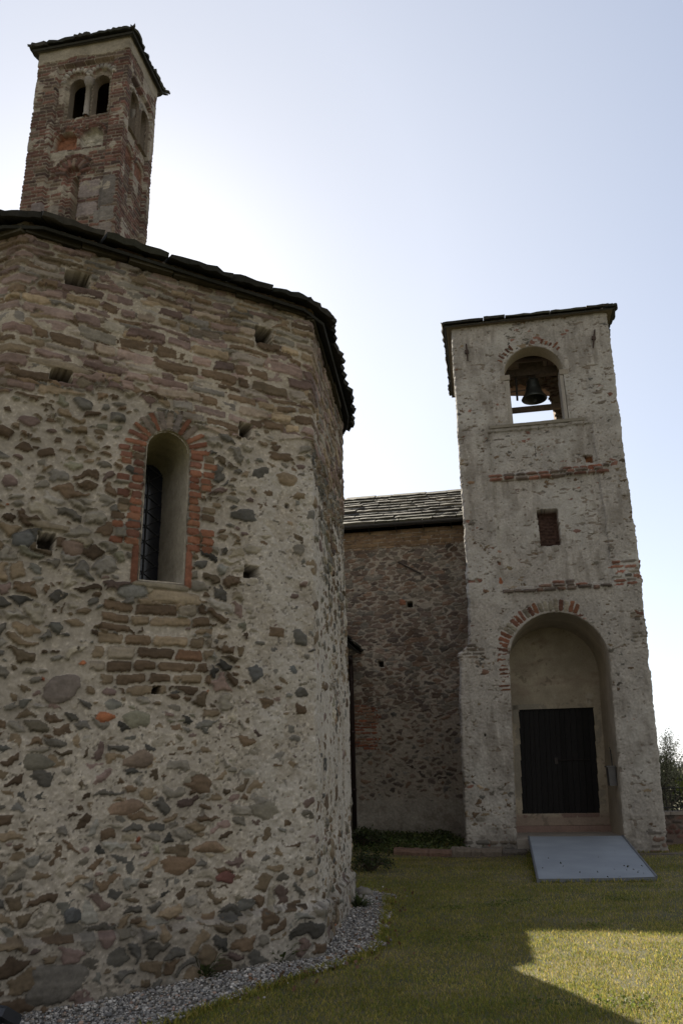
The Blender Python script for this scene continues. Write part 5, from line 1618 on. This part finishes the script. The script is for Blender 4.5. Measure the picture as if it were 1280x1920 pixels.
    # weeds along the wall foot
    for (x, y, lab) in ((.10, 10.75, 'small green weed tuft on the gravel at the far end of the baptistery wall'), (-.62, 7.86, 'flat patch of weeds between wall foot and gravel near the baptistery corner'), (-1.25, 7.48, 'long low weed tuft along the baptistery wall foot below the window'), (3.62, 16.52, 'small green weed sprouting between the ramp and the right tower pier'), (-2.75, 6.45, 'dark weed clump behind the floodlight at the left edge')):
        z = float(gz(x, y)); P = []
        V = [(x, y, z - .01)]; Fc = []; Cc = [(.05, .06, .025)]
        for _ in range(170):
            q = rng.uniform(0, 6.3); rr = abs(rng.normal()) * .11; hh = .03 + abs(rng.normal()) * .06
            t = np.array([x + math.cos(q) * rr * 1.3, y + math.sin(q) * rr * .8, z + hh]); m_ = np.array([x, y, z]) * .4 + t * .6 + np.array([0, 0, hh * .3])
            sd = np.array([-math.sin(q), math.cos(q), .2]) * rng.uniform(.006, .016)
            k = len(V); V += [tuple(m_ + sd), tuple(t), tuple(m_ - sd)]; Fc.append((0, k, k + 1, k + 2))
            Cc += [tuple(np.array([(.06, .08, .025), (.09, .105, .035), (.045, .06, .02)][rng.integers(3)]) * rng.uniform(.7, 1.3))] * 3
        o = mesh_obj('weed_tuft', V, Fc, M_LEAF, None, np.array(Cc), False)
        tag(o, lab, 'weed', 'weeds at the wall foot')
    # loose stones at the far end of the baptistery wall
    for (x, y, s, lab) in ((.20, 11.75, .095, 'largest loose grey stone at the far corner of the baptistery'), (.17, 12.05, .08, 'loose brown stone behind the largest one at the baptistery corner'), (.16, 11.35, .065, 'small loose stone nearest the viewer at the far baptistery corner')):
        V, Fc = [], []
        n1, n2 = 14, 9; ph = rng.random(6) * 6.3
        for i in range(n2):
            t = math.pi * i / (n2 - 1)
            for k in range(n1):
                q = 2 * math.pi * k / n1
                rr = s * (1 + .13 * math.sin(2 * q + ph[0]) + .1 * math.sin(3 * q + t * 2 + ph[1]) + .06 * math.sin(5 * q + ph[2]))
                V.append((x + rr * math.sin(t) * math.cos(q) * 1.15, y + rr * math.sin(t) * math.sin(q), float(gz(x, y)) + s * .45 + rr * .62 * math.cos(t)))
        for i in range(n2 - 1):
            for k in range(n1): Fc.append((i * n1 + k, i * n1 + (k + 1) % n1, (i + 1) * n1 + (k + 1) % n1, (i + 1) * n1 + k))
        o = mesh_obj('loose_stone', V, Fc, M_STONE, None, np.array([(.18, .165, .14)] * len(V)), True)
        tag(o, lab, 'stone', 'loose stones at the baptistery corner')
    # floodlight lying on the gravel at the left edge
    fx, fy = -2.50, 6.36; fz = float(gz(fx, fy)) + .02
    fl = empty('floodlight', (fx, fy, fz), 'small black ribbed floodlight with pale rim on the gravel at the left edge', 'floodlight')
    M = Matrix.Translation((fx, fy, fz + .10)) @ Matrix.Rotation(R(-28), 4, 'Z') @ Matrix.Rotation(R(-32), 4, 'X')
    def fbox(name, x0, x1, y0, y1, z0, z1, mat, parent, ribs=0):
        q = MB()
        tr_ = lambda a, b, c: np.array(M @ Vector((a, b, c)))
        def bx(x0, x1, y0, y1, z0, z1):
            vs = [tr_(a, b, c) for a in (x0, x1) for b in (y0, y1) for c in (z0, z1)]
            q.add(vs, [(0, 1, 3, 2), (4, 6, 7, 5), (0, 4, 5, 1), (2, 3, 7, 6), (0, 2, 6, 4), (1, 5, 7, 3)])
        bx(x0, x1, y0, y1, z0, z1)
        for k in range(ribs):
            t = x0 + (x1 - x0) * (k + .5) / ribs; bx(t - .003, t + .003, y0 + .004, y1 - .004, z1 - .001, z1 + .018)
        return q.obj(name, mat, parent)
    MK = plain_mat('black_aluminium', (.03, .032, .038), .5, .4)
    fbox('housing', -.13, .13, -.09, .09, -.02, .03, MK, fl, 20)
    fbox('rim', -.155, -.13, -.10, .10, -.03, .04, plain_mat('pale_rim', (.32, .34, .37), .5, .2), fl)
    fbox('bracket', -.02, .02, -.04, .04, -.12, -.02, MK, fl)

    P = []
    for _ in range(24):
        cy = rng.uniform(5.8, 15.5); cx = rng.uniform(-.2 + .03 * cy, .48 * cy)
        if inpoly(np.array([cx]), np.array([cy]), [(p[0], p[1]) for p in RAMP])[0] or cx < .75: continue
        for _ in range(int(rng.integers(60, 260))):
            q = rng.normal(size=2) * rng.uniform(.05, .16)
            P.append((cx + q[0] * 1.4, cy + q[1], float(gz(cx, cy)) + rng.uniform(.01, .035)))
    cl = leaves('lawn_clover', np.array(P), .022, [(.12, .15, .03), (.14, .165, .035), (.10, .13, .03)], rng, elong=1.15)
    tag(cl, 'small green clover patches among the lawn grass', 'clover', kind='stuff')
    # dead leaves blown against the edge of the gravel
    P = []
    for _ in range(150):
        k = rng.integers(4, 12); t = rng.random(); p, q = np.array(GRAVEL[k]), np.array(GRAVEL[k + 1])
        c = p + (q - p) * t + rng.normal(size=2) * .16
        P.append((c[0], c[1], float(gz(*c)) + .035))
    lv = leaves('dead_leaves', np.array(P), .05, [(.16, .085, .045), (.13, .075, .04), (.19, .12, .06)], rng, elong=1.6)
    tag(lv, 'brown dead leaves scattered along the gravel edge', 'dead leaves', kind='stuff')
build_small_things()
